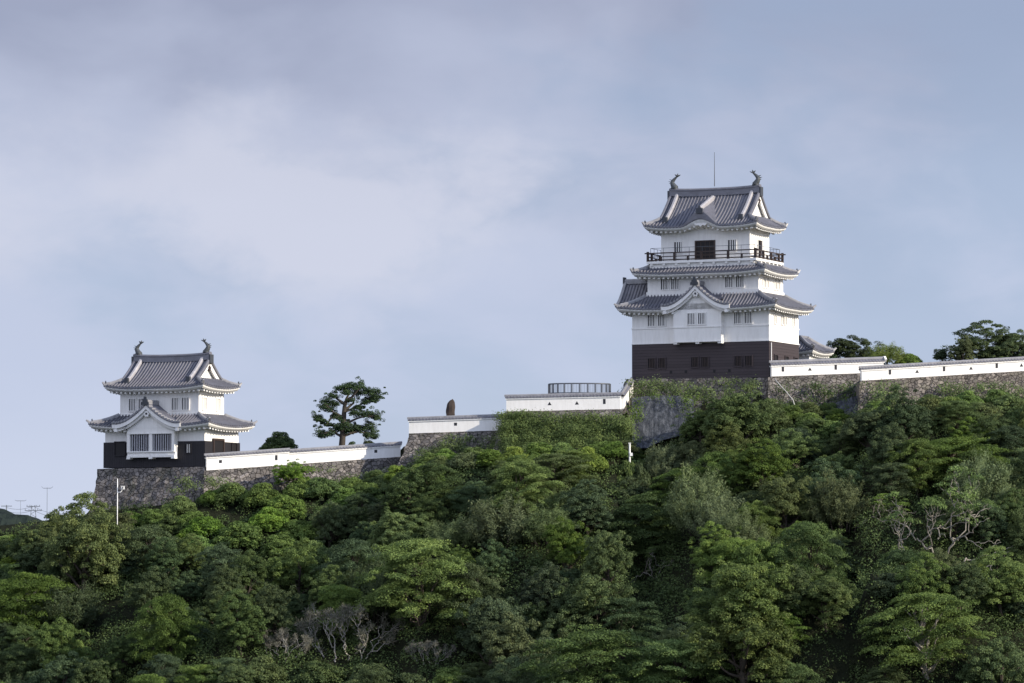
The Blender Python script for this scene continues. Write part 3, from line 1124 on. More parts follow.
    m.tube([(hx + .09, -hy + .35, .2), (hx + .09, -hy + .35, 3.5)], .05, 6)
    m.build('drain_pipe', M['plaster'], r)


build_keep()

# ------------------------------------------------------------------ the corner turret
TUR_ANG = 25.8
TW, TD = 11.7, 7.0
turret = tower_root('corner_turret', 204.8, 466.6, 255, TUR_ANG, TW, TD)
tag(turret, 'small two-storey white turret with black boarded base on stone rampart', 'turret')


def build_turret():
    r = turret
    hx, hy = TW / 2, TD / 2
    h2x, h2y = 9.08 / 2, 5.0 / 2
    wall_box('boarded_wall', r, hx, hy, 0, 2.55, 'board_v', 'black boarded lower wall')
    m = MB()
    m.box(-hx + .12, hx - .12, -hy + .12, hy - .12, 2.5, 4.5)
    m.build('plaster_wall', M['plaster'], r)
    m = MB()
    m.box(-h2x, h2x, -h2y, h2y, 4.4, 8.3)
    band(m, h2x, h2y, .06, 5.1, 5.42)
    m.build('plaster_wall', M['plaster'], r)
    o1 = 1.12
    skirt_roof(r, hx + o1, hy + o1, h2x + .04, h2y + .04, 4.08, 5.22, hx - .12, hy - .12, 0.36, 2.1, 0.2, 'broad lower tiled roof', gap=(2.55, .72))
    o2 = 1.22
    irimoya(r, h2x + o2, h2y + o2, 7.94, 10.80, 1.42, .375, h2x, h2y, .32, 2.4, .22, None, .56, .92, 'upper hip-and-gable tiled roof')
    # latticed bay
    bw, bo = 2.74, .66
    zb, zt = .98, 4.3
    m = MB()
    fr = face_frame(hx, hy, 'front')
    m.obox(fr, -bw, bw, -.05, bo, zb, zb + .20)
    m.obox(fr, -bw, bw, -.05, bo - .14, zb + .20, zb + .52)
    for u in (-bw + .17, 0, bw - .17):
        m.obox(fr, u - .2, u + .2, -.05, bo + .004, zb - .16, zb)
        m.obox(fr, u - .17, u + .17, bo - .32, bo - .01, zb + .52, 3.36)
    m.obox(fr, -bw, bw, -.05, bo - .02, 3.36, zt)
    m.obox(fr, -bw, -bw + .3, -.02, .22, zb + .52, 3.36)
    m.obox(fr, bw - .3, bw, -.02, .22, zb + .52, 3.36)
    m.obox(fr, -bw + .06, bw - .06, bo - .30, bo + .03, 3.30, 3.42)
    m.obox(fr, -bw + .06, bw - .06, bo - .30, bo + .03, zb + .50, zb + .62)
    bay = m.build('bay', M['plaster'], r)
    m = MB()
    m.obox(fr, -bw + .3, bw - .3, 0.02, .12, zb + .5, 3.36)
    m.build('pane', M['dark'], bay)
    for c in (-1.25, 1.25):
        m = MB()
        for k in range(8):
            u = c - .92 + k * 1.84 / 7
            m.obox(fr, u - .045, u + .045, bo - .24, bo - .12, zb + .52, 3.36)
        m.build('lattice', M['greybar'], bay)
    bay_gable(r, -.22, 3.95, -hy - bo - .62, -h2y + .3, 6.28, 2.02, 2.62, 3.9, 'pointed gable roof over the latticed bay')
    F_ = face_frame(hx, hy, 'front'); S_ = face_frame(hx, hy, 'right')
    window(r, F_, 3.94, 1.4, .58, .85, 'board_v', 'dark', 'shutter', 2)
    window(r, F_, -3.94, 1.25, 1.1, 1.3, 'board_v', 'blackbar', 'blackbar', 0)
    m = MB()
    m.obox(S_, -1.95, -1.75, -.05, .10, .6, 2.85)
    m.obox(S_, 0.05, .25, -.05, .10, .6, 2.85)
    m.obox(S_, -1.75, .05, -.05, .10, 2.65, 2.85)
    d = m.build('door', M['rail'], r)
    m = MB()
    m.obox(S_, -1.75, .05, -.05, .01, .6, 2.65)
    m.build('pane', M['blackbar'], d)
    window(r, S_, 2.25, 1.0, 1.0, 1.45, 'board_v', 'blackbar', 'blackbar', 0)
    F2 = face_frame(h2x, h2y, 'front'); S2 = face_frame(h2x, h2y, 'right')
    for u in (-3.07, -1.95, 1.88, 3.04):
        window(r, F2, u, 5.72, .80, 1.18)
    for u in (-1.45, 1.3):
        window(r, S2, u, 5.72, .7, 1.2, 'plaster', 'shutter', 'plaster', 0)


build_turret()


# ------------------------------------------------------------------ low turret behind the keep
def build_annex():
    c = at(803, 364, 275)
    r = empty('annex_turret', (c.x, c.y, c.z), -R(25.8))
    tag(r, 'low white annex with one tiled roof just right of the keep', 'turret')
    m = MB(); m.box(-1.55, 1.55, -2.2, 2.2, -1, 1.5); m.build('plaster_wall', M['plaster'], r)
    skirt_roof(r, 2.35, 3.0, .12, .9, 1.15, 2.65, 1.55, 2.2, .28, 1.5, .15)
    m = MB()
    m.sweep([(0, -1.0, 2.68), (0, 1.0, 2.68)], [(-.2, -.1), (.2, -.1), (.2, .25), (-.2, .25)])
    m.build('main_ridge', M['ridge'], r)


build_annex()


# ------------------------------------------------------------------ tiled plaster walls
def plaster_fence(label, a, b, za, zb, h, holes=(), cap_end=False, lip=0.32, gh=0.16, base=True):
    """White wall from a to b (x, y), foot za..zb, body height h, with a small tiled roof on top; holes = [(frac, 'slot'|'tri'|'sq')]."""
    a = Vector((a[0], a[1], 0)); b = Vector((b[0], b[1], 0))
    L = (b - a).length
    t = (b - a) / L
    n = Vector((t.y, -t.x, 0))           # towards the camera when running left to right
    root = empty('plaster_wall', (a.x, a.y, za))
    tag(root, label, 'wall', 'white plaster walls on the ramparts', 'thing')
    o3 = Vector((a.x, a.y, za))
    def fr(u, o, z):
        p = a + t * u + n * o
        p.z = za + (zb - za) * u / L + z
        return tuple(p - o3)
    ns = max(2, int(L / 1.5))
    m = MB()
    for k in range(ns):
        m.obox(fr, L * k / ns, L * (k + 1) / ns, -.2, .2, -.15, h)
    body = m.build('wall_body', M['plaster'], root)
    if base:
        m = MB()
        for k in range(ns):
            m.obox(fr, L * k / ns, L * (k + 1) / ns, -.32, .32, -.5, .0)
        m.build('stone_footing', M['stone2'], root)
    m = MB()
    ov = .34
    for s in (1, -1):
        rows = [[], [], []]
        for x, hh in rib_columns(-.12, L + .12, .33):
            rows[0].append(fr(x, s * ov, h + .03 + hh * .2))
            rows[1].append(fr(x, s * ov, h + .10 + hh * .3))
            rows[2].append(fr(x, 0, h + .10 + gh + hh * .2))
        m.grid(rows)
    ro = m.build('roof', M['tile'], root)
    m = MB()
    pts = [fr(L * k / 12 if 0 < k < 12 else (-.2 if k == 0 else L + .2), 0, h + .13 + gh) for k in range(13)]
    m.sweep(pts, [(-.12, -.1), (.12, -.1), (.12, .05), (.06, .12), (-.06, .12), (-.12, .05)])
    m.build('main_ridge', M['ridge'], ro)
    m = MB()
    for s in (1, -1):
        o0, o1 = sorted((s * .2, s * (ov - .06)))
        for k in range(ns):
            m.obox(fr, max(-.08, L * k / ns - (.08 if k == 0 else 0)), L * (k + 1) / ns + (.08 if k == ns - 1 else 0), o0, o1, h - .10, h + .02)
    m.build('eave', M['plaster_eave'], ro)
    if cap_end:
        m = MB()
        for s in (1, -1):
            m.sweep([fr(L + .16, s * ov * q, h + .16 + gh * (1 - q)) for q in np.linspace(0, 1.1, 5)], [(-.1, -.18), (.1, -.18), (.1, .16), (-.1, .16)])
        m.build('verge', M['plaster_eave'], ro)
    for fu, kind in holes:
        m = MB()
        u = fu * L
        if kind == 'slot':
            m.obox(fr, u - .13, u + .13, .19, .206, h * .42, h * .42 + .5)
        elif kind == 'sq':
            m.obox(fr, u - .15, u + .15, .19, .206, h * .5, h * .5 + .3)
        else:
            b0 = len(m.v)
            m.v += [fr(u - .2, .206, h * .42), fr(u + .2, .206, h * .42), fr(u, .206, h * .42 + .34)]
            m.f.append((b0, b0 + 1, b0 + 2))
        m.build('loophole', M['dark'], body)
    return root


def fence_px(label, A, B, h_a, holes=(), **k):
    """A, B = (px, py of the wall foot, Y)."""
    p, q = at(*A), at(*B)
    return plaster_fence(label, (p.x, p.y), (q.x, q.y), p.z, q.z, h_a, holes, **k)


fence_px('long sloping white wall with grey tile cap running from turret to lone tree', (206, 470.5, 254.6), (288, 464.8, 257.0), 1.27,
         [(.17, 'sq'), (.85, 'slot')])
root2 = fence_px('white wall below the lone tree, weeds along its foot', (287, 464.8, 257.3), (400, 456.8, 260.5), 1.14, [(.78, 'sq')], gh=.16)
fence_px('short white wall in front of the standing stone', (409.2, 433.6, 257.5), (502.5, 430.4, 256.5), 1.24, [(.50, 'sq')], gh=.16)
fence_px('white wall topped by the grey railing above an ivy bank', (506.5, 411.6, 255.5), (620.5, 409.2, 254.3), 1.28,
         [(.38, 'tri'), (.62, 'tri'), (.86, 'slot')], gh=.16)
fence_px('short white return wall climbing from railing wall to keep', (621.6, 408.8, 254.5), (631.5, 393.0, 266.0), 1.2, gh=.16)
fence_px('white wall joining the right side of the keep, slots and triangles in it', (771, 376.6, 259.4), (883, 372.5, 262.5), 1.06,
         [(.10, 'slot'), (.34, 'tri'), (.57, 'slot')], cap_end=True, gh=.30)
fence_px('longest white wall at the right with five loopholes, running out of frame', (861, 380.8, 253.0), (1060, 368.8, 259.0), 1.04,
         [(.14, 'slot'), (.275, 'tri'), (.41, 'slot'), (.545, 'tri'), (.675, 'slot'), (.80, 'tri')], gh=.16)


# ------------------------------------------------------------------ stone ramparts
def rampart(label, tops, foot_y, batter=0.22, thick=3.0, mat='stone', corner=(0, 0)):
    """tops: [(px, py, Y)] of the upper front edge; foot_y: pixel row of the foot under each; corner: extra sideways batter at each end."""
    P = [at(*t) for t in tops]
    Q = [at(t[0], fy, t[2]) for t, fy in zip(tops, foot_y)]
    base = P[0].copy()
    root_loc = (base.x, base.y, Q[0].z)
    m = MB()
    U, V = [], []
    seg = []
    for i in range(len(P) - 1):
        n = max(2, int((P[i + 1] - P[i]).length / 0.45))
        for k in range(n):
            seg.append((i, k / n))
    seg.append((len(P) - 2, 1.0))
    nv = 12
    rows = [[] for _ in range(nv + 1)]
    L = len(seg)
    for si, (i, f) in enumerate(seg):
        p = P[i].lerp(P[i + 1], f)
        zq = Q[i].z + (Q[i + 1].z - Q[i].z) * f
        s = si / (L - 1)
        hh = p.z - zq
        for j in range(nv + 1):
            v = j / nv
            d = hh * batter * (v ** 1.3) * 1.15
            x = p.x - corner[0] * hh * v ** 1.3 * max(0, 1 - s * 12) + corner[1] * hh * v ** 1.3 * max(0, 1 - (1 - s) * 12)
            jx, jy, jz = (random.uniform(-.07, .07) for _ in range(3))
            if j == 0: jz *= .4; jy *= .4
            rows[j].append((x + jx - root_loc[0], p.y - d + jy - root_loc[1], p.z - hh * v + jz - root_loc[2]))
    m.grid([r[::-1] for r in rows])
    back = [(x, y + thick + 0, z) for (x, y, z) in rows[0]]
    m.grid([back[::-1], rows[0][::-1]])
    lo = [(x, y + thick, rows[-1][k][2]) for k, (x, y, z) in enumerate(rows[0])]
    m.grid([lo[::-1], back[::-1]])
    for e in (0, -1):
        m.grid([[rows[j][e], (rows[0][e][0], rows[0][e][1] + thick, rows[j][e][2])] for j in range(nv + 1)])
    o = m.build('stone_rampart', M[mat])
    o.location = root_loc
    tag(o, label, 'rampart', 'stone ramparts', 'thing')
    return o


rampart('tall grey rubble rampart carrying the small turret', [(97.5, 469, 259.6), (205, 466.8, 254.4)], [520, 512], .24, 12, 'stone', (.16, .02))
rampart('low rubble rampart under the long sloping wall', [(204, 470.8, 254.0), (288, 465.6, 256.4), (399, 457.6, 259.9)], [512, 500, 490], .16, 3)
rampart('rubble rampart corner under the wall before the standing stone', [(409, 435.0, 256.9), (470, 432.5, 256.4), (506, 430.8, 255.9)], [476, 472, 470], .30, 6, 'stone', (.42, 0))
rampart('ivy covered rampart under the wall with the railing', [(503, 412.8, 254.9), (622, 410, 253.6)], [462, 460], .5, 4, 'stone', (.3, .15))
rampart('pale rubble rampart showing under the keep', [(627, 379.0, 266.2), (770.3, 377.6, 259.4)], [440, 432], .25, 12, 'stone2', (.1, 0))
rampart('shaded rampart under the wall joining the keep', [(768, 377.2, 258.9), (868, 373.9, 261.4)], [432, 432], .2, 4, 'stone')
rampart('brown rubble rampart under the longest white wall', [(860, 381.4, 252.5), (1062, 369.2, 258.5)], [434, 428], .22, 5, 'stone2', (.12, 0))


def shotcrete(label, px0, px1, top, bot, Y0, lean):
    """Sprayed concrete slope: an uneven sheet with thickness. top/bot: list of rows along the width."""
    m = MB()
    n, k = 28, 16
    front = []
    for j in range(k + 1):
        v = j / k
        r = []
        for i in range(n + 1):
            u = i / n
            px = px0 + (px1 - px0) * u
            ty = np.interp(u, np.linspace(0, 1, len(top)), top); by = np.interp(u, np.linspace(0, 1, len(bot)), bot)
            Y = Y0 - lean * v
            p = at(px, ty + (by - ty) * v, Y)
            p.y += .25 * vnoise(p.x, p.z * 2, .9, 3) + random.uniform(-.08, .08)
            r.append(p)
        front.append(r)
    o3 = front[k][n // 2].copy()
    m.grid([[tuple(p - o3) for p in r] for r in front])
    m.grid([[tuple(p - o3 + Vector((0, 1.2, 0))) for p in r] for r in front])
    for j in (0, k):
        m.grid([[tuple(p - o3) for p in front[j]], [tuple(p - o3 + Vector((0, 1.2, 0))) for p in front[j]]])
    for i in (0, n):
        m.grid([[tuple(front[j][i] - o3), tuple(front[j][i] - o3 + Vector((0, 1.2, 0)))] for j in range(k + 1)])
    o = m.build('concrete_slope', M['shotcrete'], None, True)
    o.location = o3
    tag(o, label, 'slope', 'grey sprayed concrete faces', 'thing')


shotcrete('broad grey sprayed concrete face below the left of the keep', 632, 694, [398, 396, 395.5, 396, 400], [448, 448, 440, 436, 430], 257.2, 3.4)
shotcrete('small dark grey concrete face in the corner between two ramparts', 824, 860, [408, 400, 395], [426, 428, 430], 255.2, 2.4)


# ------------------------------------------------------------------ small built things
def build_railing():
    c = at(579.5, 397, 262.5)
    r = empty('viewing_railing', c)
    tag(r, 'curved grey metal railing standing above the white wall', 'railing')
    pts = []
    for k in range(13):
        a = math.pi * k / 12
        pts.append((-3.10 * math.cos(a), -1.9 * math.sin(a) ** 0.8, 0))
    z1 = 1.28
    def rail(z, rad, name):
        m = MB(); m.tube([(x, y, z) for x, y, _ in pts], rad, 6); m.build(name, M['metal'], r, True)
    rail(z1, .07, 'top_rail'); rail(.35, .05, 'bottom_rail')
    for k, (x, y, _) in enumerate(pts):
        m = MB(); m.tube([(x, y, -.5), (x, y, z1)], .075, 6); m.build('post', M['metal'], r)
    m = MB()
    for (xa, ya, _), (xb, yb, _) in zip(pts[:-1], pts[1:]):
        for q in (.2, .4, .6, .8):
            x, y = xa + (xb - xa) * q, ya + (yb - ya) * q
            m.tube([(x, y, .12), (x, y, z1)], .016, 4)
    m.build('bars', M['metal'], r)


build_railing()


def standing_stone():
    c = at(450.3, 422, 262)
    m = MB()
    rows = []
    for j in range(15):
        v = j / 14
        z = 2.2 * v
        w = .46 * (1 - .10 * v) * (1 if v < .8 else max(.05, 1 - ((v - .8) / .2) ** 2 * .55))
        cx = .05 * v
        r = []
        for k in range(14):
            a = 2 * math.pi * k / 14
            q = 1 + .10 * vnoise(3 * math.cos(a) + 5, z * 3 + math.sin(a), .6, 5)
            lean = (.22 * math.cos(a) if v > .85 else 0)
            r.append((cx + w * math.copysign(abs(math.cos(a)) ** .7, math.cos(a)) * q, .34 * math.copysign(abs(math.sin(a)) ** .7, math.sin(a)) * q, z + lean * .6))
        rows.append(r)
    m.grid(rows, True)
    m.f.append(tuple(range(14 * 14, 15 * 14)))
    m.f.append(tuple(range(13, -1, -1)))
    o = m.build('standing_stone', M['mono'])
    o.location = c
    tag(o, 'upright brown monument stone standing behind the short white wall', 'monument')


standing_stone()


def camera_pole():
    c = at(117.3, 520, 243)
    r = empty('camera_pole', c)
    tag(r, 'thin white pole with a side arm in front of the rubble rampart', 'pole')
    top = at(117.3, 478.6, 243).z - c.z
    m = MB(); m.tube([(0, 0, -4.0), (0, 0, top)], .042, 8); m.build('mast', M['whitepaint'], r, True)
    za = at(117.3, 492.5, 243).z - c.z
    m = MB(); m.tube([(0, 0, za), (.30, -.05, za + .02), (.52, -.08, za + .32)], .05, 6); m.build('arm', M['whitepaint'], r, True)
    m = MB(); m.box(.36, .68, -.28, .05, za + .30, za + .58); m.box(.33, .71, -.32, .08, za + .58, za + .62)
    b = m.build('camera_housing', M['whitepaint'], r)
    m = MB(); m.tube([(.52, -.28, za + .44), (.52, -.33, za + .44)], .08, 8)
    p = m.v
    m.build('lens', M['glass'], b)


camera_pole()


def short_post():
    c = at(629.7, 457.5, 247)
    m = MB()
    m.tube([(0, 0, -.9), (0, 0, 1.35)], .09, 8)
    m.box(-.12, .12, -.12, .12, 1.35, 1.42)
    m.box(.02, .28, -.16, .14, .15, .45)
    o = m.build('utility_post', M['whitepaint'])
    o.location = c
    tag(o, 'short white post among the shrubs under the concrete face', 'post')


short_post()


def hose():
    m = MB()
    pts = [at(774.5, 378.5, 257.6), at(779, 384, 256.8), at(786, 391.5, 256.2), at(793, 400, 255.6), at(796, 410, 255.0)]
    b = pts[-1].copy()
    m.tube([tuple(p - b) for p in pts], .05, 6)
    o = m.build('drain_pipe', M['pvc'], None, True)
    o.location = b
    tag(o, 'thin pale pipe slanting down the rampart from the keep corner', 'pipe')


hose()


def pylon():
    c = at(33.2, 523, 752)
    r = empty('power_pylon', c)
    tag(r, 'small dark power pylon on the far left hill with two crossarms', 'pylon', 'poles on the far hill')
    hgt = at(33.2, 505.2, 752).z - c.z
    m = MB()
    for s in (-1, 1):
        m.tube([(s * .75, 0, 0), (s * .35, 0, hgt)], .08, 5)
    for k in range(6):
        z0, z1 = hgt * k / 6, hgt * (k + 1) / 6
        m.tube([((-1) ** k * .6, 0, z0), (-(-1) ** k * .5, 0, z1)], .05, 4)
    m.build('mast', M['farmetal'], r)
    for z, w in ((hgt * .93, 1.5), (hgt * .70, 1.9)):
        m = MB(); m.box(-w, w, -.15, .15, z - .08, z + .08)
        for x in (-w + .1, w - .1, -w * .5, w * .5):
            m.box(x - .06, x + .06, -.06, .06, z + .05, z + .35)
        m.build('crossarm', M['farmetal'], r)
    # second pole at the frame edge
    c2 = at(6.5, 516, 752)
    q = empty('power_pylon', c2)
    tag(q, 'small dark power pole at the far left edge of the hill', 'pylon', 'poles on the far hill')
    h2 = at(6.5, 505.0, 752).z - c2.z
    m = MB(); m.tube([(0, 0, -2), (0, 0, h2)], .14, 5); m.build('mast', M['farmetal'], q)
    m = MB(); m.box(-1.2, 1.2, -.15, .15, h2 * .9 - .08, h2 * .9 + .08); m.build('crossarm', M['farmetal'], q)
    # wires
    for (za, zb, zc) in ((507.0, 506.0, 513.5), (510.5, 510.0, 516.0)):
        for (xa, ya, Ya, xb, yb, Yb, nm, lab) in ((6.5, za + .5, 752, 33.2, zb, 752, 'power_line', 'power line sagging between the two far poles'),
                                          (33.2, zb, 752, 62, zc, 752, 'power_line', 'power line falling away right of the far pylon')):
            m = MB()
            A_, B_ = at(xa, ya, Ya), at(xb, yb, Yb)
            pts = [A_.lerp(B_, k / 10) - Vector((0, 0, 4 * .55 * (k / 10) * (1 - k / 10))) for k in range(11)]
            m.tube([tuple(p - A_) for p in pts], .04, 4)
            o = m.build(nm, M['farmetal'])
            o.location = A_
            tag(o, ('upper ' if za < 508 else 'lower ') + lab, 'power line', 'power lines')
    for px, top, bot, rad, lab in ((47, 487.5, 521, .05, 'tall thin lattice mast with small aerials on the far hill'), (20.5, 500.5, 518, .035, 'short thin aerial mast between the pylon and the frame edge')):
        c = at(px, bot, 756)
        q = empty('aerial_mast', c)
        tag(q, lab, 'mast', 'poles on the far hill')
        hh = at(px, top, 756).z - c.z
        m = MB(); m.tube([(0, 0, -2), (0, 0, hh)], [rad * 1.4, rad], 5); m.build('mast', M['farmetal'], q)
        m = MB()
        m.box(-.9, .9, -.05, .05, hh * .98 - .06, hh * .98 + .06)
        m.tube([(-.9, 0, hh * .98), (-1.3, 0, hh * 1.03)], .04, 4); m.tube([(.9, 0, hh * .98), (1.3, 0, hh * 1.03)], .04, 4)
        m.build('aerial', M['farmetal'], q)


pylon()


# ------------------------------------------------------------------ foliage
def unit(v):
    return v / np.maximum(np.linalg.norm(v, axis=-1, keepdims=True), 1e-9)


def leaf_quads(C, N, ln, wd, rng, droop=0.0, jitter=0.7):
    """Diamond leaves at C facing N (jittered)."""
    n = len(C)
    N = unit(N + rng.normal(0, jitter, (n, 3)))
    T = unit(np.cross(N, unit(rng.normal(0, 1, (n, 3)))))
    if droop:
        T = unit(T + np.array([0, 0, -droop]))
    B = unit(np.cross(N, T))
    l = (ln * rng.uniform(.65, 1.3, (n, 1)))
    w = (wd * rng.uniform(.65, 1.3, (n, 1)))
    bend = N * l * rng.uniform(-.18, .05, (n, 1))
    q = np.stack([C - T * l * .5 + bend, C + B * w * .5, C + T * l * .5 + bend, C - B * w * .5], 1)
    return q


class Crown:
    def __init__(self, seed):
        self.rng = np.random.default_rng(seed)
        self.q, self.t = [], []

    def blob(self, c, r, n, ln, wd, flat=1.0, tint=None, top=0.35, droop=0.0, jitter=.7):
        rng = self.rng
        d = unit(rng.normal(0, 1, (n, 3)))
        d[:, 2] = np.where(d[:, 2] < -top, -d[:, 2], d[:, 2])
        rad = r * rng.uniform(.62, 1.06, (n, 1))
        C = np.array(c) + d * rad * np.array([1, 1, flat])
        N = d * .8 + np.array([0, 0, .55])
        self.q.append(leaf_quads(C, N, ln, wd, rng, droop, jitter))
        t = (rng.uniform(.15, .85) if tint is None else tint) + rng.normal(0, .16, n)
        self.t.append(np.clip(t, 0, 1))

    def pad(self, c, r, n, ln, wd, th=.28, tint=None):
        rng = self.rng
        tx, ty = rng.normal(0, .16, 2) - .10 * np.array(c[:2]) / 3.0
        a = rng.uniform(0, 2 * np.pi, n)
        q = np.sqrt(rng.uniform(0, 1, n))
        wob = 1 + .22 * np.sin(3 * a + rng.uniform(0, 6)) + .12 * np.sin(5 * a + rng.uniform(0, 6))
        x, y = r * q * np.cos(a) * wob, r * q * np.sin(a) * wob
        z = th * (1 - q * q) * 1.2 + rng.uniform(-th, th * .6, n) * .8
        z = z + x * tx + y * ty
        C = np.array(c) + np.stack([x, y, z], 1)
        N = np.stack([x / r * .7, y / r * .7, np.full(n, .9)], 1)
        self.q.append(leaf_quads(C, N, ln, wd, rng, 0, .5))
        t = (rng.uniform(.15, .85) if tint is None else tint) + rng.normal(0, .14, n)
        self.t.append(np.clip(t, 0, 1))

    def mesh(self, name, mat):
        return np_mesh(name, np.concatenate(self.q), np.concatenate(self.t), mat)


def wiggle(rng, a, b, n, amp):
    a, b = np.array(a, float), np.array(b, float)
    off = np.cumsum(rng.normal(0, amp, (n + 1, 3)), 0)
    tt = np.linspace(0, 1, n + 1)[:, None]
    off = off - off[0] - (off[-1] - off[0]) * tt
    return [tuple(p) for p in a + (b - a) * tt + off]


def limb(mb, rng, a, b, r0, r1, n=6, amp=.08, sides=6):
    p = wiggle(rng, a, b, n, amp)
    mb.tube(p, list(np.linspace(r0, r1, n + 1)), sides)
    return p


PROTO = {}      # kind -> list of (crown mesh, trunk mesh, radius, height)


def mesh_of(mb, name, mat):
    me = bpy.data.meshes.new(name)
    me.from_pydata(mb.v, [], mb.f)
    me.materials.append(mat)
    me.polygons.foreach_set('use_smooth', [True] * len(me.polygons))
    me.update()
    return me


def add_proto(kind, crown, mb, rad, hgt, bark='bark'):
    PROTO.setdefault(kind, []).append((crown.mesh(kind + '_crown', M['leaf_mid']), mesh_of(mb, kind + '_trunk', M[bark]), rad, hgt))


def make_broad(seed):
    c = Crown(seed); rng = c.rng
    Rr, hgt = 3.5, 6.6
    zc = 3.6
    mb = MB()
    limb(mb, rng, (0, 0, -1.5), (0.1, 0, 4.2), .22, .10, 6, .07)
    lobes = [(rng.uniform(-.5, .5), rng.uniform(-.5, .5), rng.uniform(4.0, 4.9), rng.uniform(1.2, 1.8))]
    for k in range(11):
        a = k * 0.9 + rng.uniform(-.5, .5)
        d = rng.uniform(.9, 2.5)
        lobes.append((d * math.cos(a), d * math.sin(a), 2.0 + rng.uniform(0, 2.9) * (1 - .12 * d), rng.uniform(.75, 1.45)))
    for lx, ly, lz, lr in lobes:
        m = int(7 * lr * lr) + 3
        tb = rng.uniform(.3, .7)
        for k in range(m):
            z = 1 - 1.55 * (k + .5) / m
            a = k * 2.39996 + rng.uniform(-.4, .4)
            rr = math.sqrt(max(0, 1 - z * z))
            f = rng.uniform(.72, 1.0)
            p = (lx + lr * rr * math.cos(a) * f, ly + lr * rr * math.sin(a) * f, lz + lr * 1.05 * z * f)
            r = rng.uniform(.30, .66)
            c.blob(p, r, int(900 * r * r) + 60, .140, .092, .72, min(.95, max(.05, tb + rng.uniform(-.25, .25))), .25, 0, .5)
        limb(mb, rng, (0, 0, rng.uniform(1.0, 2.4)), (lx, ly, lz), .11, .03, 5, .10)
    for k in range(16):     # twig sprays breaking the outline
        a = rng.uniform(0, 2 * np.pi); z = rng.uniform(-.1, .95); rr = math.sqrt(1 - z * z)
        c.blob((Rr * rr * math.cos(a) * .98, Rr * rr * math.sin(a) * .98, zc + 2.6 * z), rng.uniform(.25, .5), 80, .14, .085, .8)
    add_proto('broad', c, mb, Rr, hgt)


def make_layered(seed):
    c = Crown(seed); rng = c.rng
    Rr, hgt = 3.9, 6.2
    mb = MB()
    trunk = limb(mb, rng, (0, 0, -1.5), (rng.uniform(-.4, .4), 0, 5.2), .19, .07, 8, .12)
    n = 66
    for k in range(n):
        v = (k + .5) / n
        z = 1.2 + 4.9 * v ** .85
        env = Rr * (1 - max(0, (z - 3.0) / 3.3) ** 2.0) ** .5 if z < 6.25 else .6
        if z < 3.0: env = Rr * (.78 + .12 * (z - 1.2))
        a = k * 2.39996 + rng.uniform(-.4, .4)
        f = rng.uniform(.42, 1.0) if k % 3 else rng.uniform(.1, .5)
        p = (env * f * math.cos(a), env * f * math.sin(a), z - .15 * f)
        r = rng.uniform(.55, 1.35)
        c.pad(p, r, int(470 * r * r) + 60, .145, .085, .22)
        if k % 3 == 0:
            limb(mb, rng, trunk[min(7, 2 + int(v * 5))], (p[0], p[1], p[2] - .15), .10, .03, 5, .12)
    for k in range(26):
        a = rng.uniform(0, 2 * np.pi); z = rng.uniform(1.4, 5.6)
        env = Rr * (1 - max(0, (z - 3.0) / 3.3) ** 2.0) ** .5
        c.pad((env * math.cos(a) * .96, env * math.sin(a) * .96, z), rng.uniform(.3, .75), 130, .14, .08, .14)
    add_proto('layered', c, mb, Rr, hgt)


def make_feather(seed):
    c = Crown(seed); rng = c.rng
    Rr, hgt = 3.0, 6.0
    mb = MB()
    limb(mb, rng, (0, 0, -1.5), (0, 0, 4.0), .22, .08, 6, .05)
    for k in range(70):
        a = rng.uniform(0, 2 * np.pi); q = math.sqrt(rng.uniform(0, 1))
        h = 6.0 * (1 - .45 * q * q) * rng.uniform(.72, 1.02)
        p0 = np.array((Rr * .5 * q * math.cos(a), Rr * .5 * q * math.sin(a), 1.0))
        p1 = np.array((Rr * q * math.cos(a), Rr * q * math.sin(a), h))
        n = 170
        t = rng.uniform(.25, 1, n)[:, None] ** .8
        C = p0 + (p1 - p0) * t + rng.normal(0, .16, (n, 3)) + np.array([math.cos(a), math.sin(a), -.3]) * (t ** 3) * .35
        N = np.tile(np.array([math.cos(a) * .5, math.sin(a) * .5, .5]), (n, 1))
        c.q.append(leaf_quads(C, N, .27, .055, rng, -.6 if k % 2 else .5, .6))
        c.t.append(np.clip(rng.uniform(.2, .8) + rng.normal(0, .15, n), 0, 1))
        if k % 7 == 0:
            limb(mb, rng, tuple(p0), tuple(p1 * .9), .06, .02, 4, .05, 5)
    for k in range(14):
        a = rng.uniform(0, 2 * np.pi)
        c.blob((Rr * .5 * math.cos(a), Rr * .5 * math.sin(a), rng.uniform(2, 4)), 1.0, 130, .3, .12, 1.0, .2)
    add_proto('feather', c, mb, Rr, hgt)


def make_mound(seed):
    c = Crown(seed); rng = c.rng
    Rr, hgt = 2.3, 2.7
    mb = MB()
    limb(mb, rng, (0, 0, -1.0), (0, 0, 1.6), .12, .05, 4, .04)
    for k in range(5):
        a = k * 1.26
        limb(mb, rng, (0, 0, .3), (1.3 * math.cos(a), 1.3 * math.sin(a), 1.4), .06, .02, 4, .06, 5)
    for k in range(34):
        a = k * 2.39996; q = math.sqrt((k + .5) / 34)
        z = 2.2 * (1 - .75 * q * q) * rng.uniform(.75, 1.05)
        r = rng.uniform(.42, .78)
        c.blob((Rr * .82 * q * math.cos(a), Rr * .82 * q * math.sin(a), z), r, int(620 * r * r) + 60, .165, .125, .62)
        c.blob((Rr * .82 * q * math.cos(a), Rr * .82 * q * math.sin(a), z * .45), r, 120, .18, .13, .9, .2)
    add_proto('mound', c, mb, Rr, hgt)


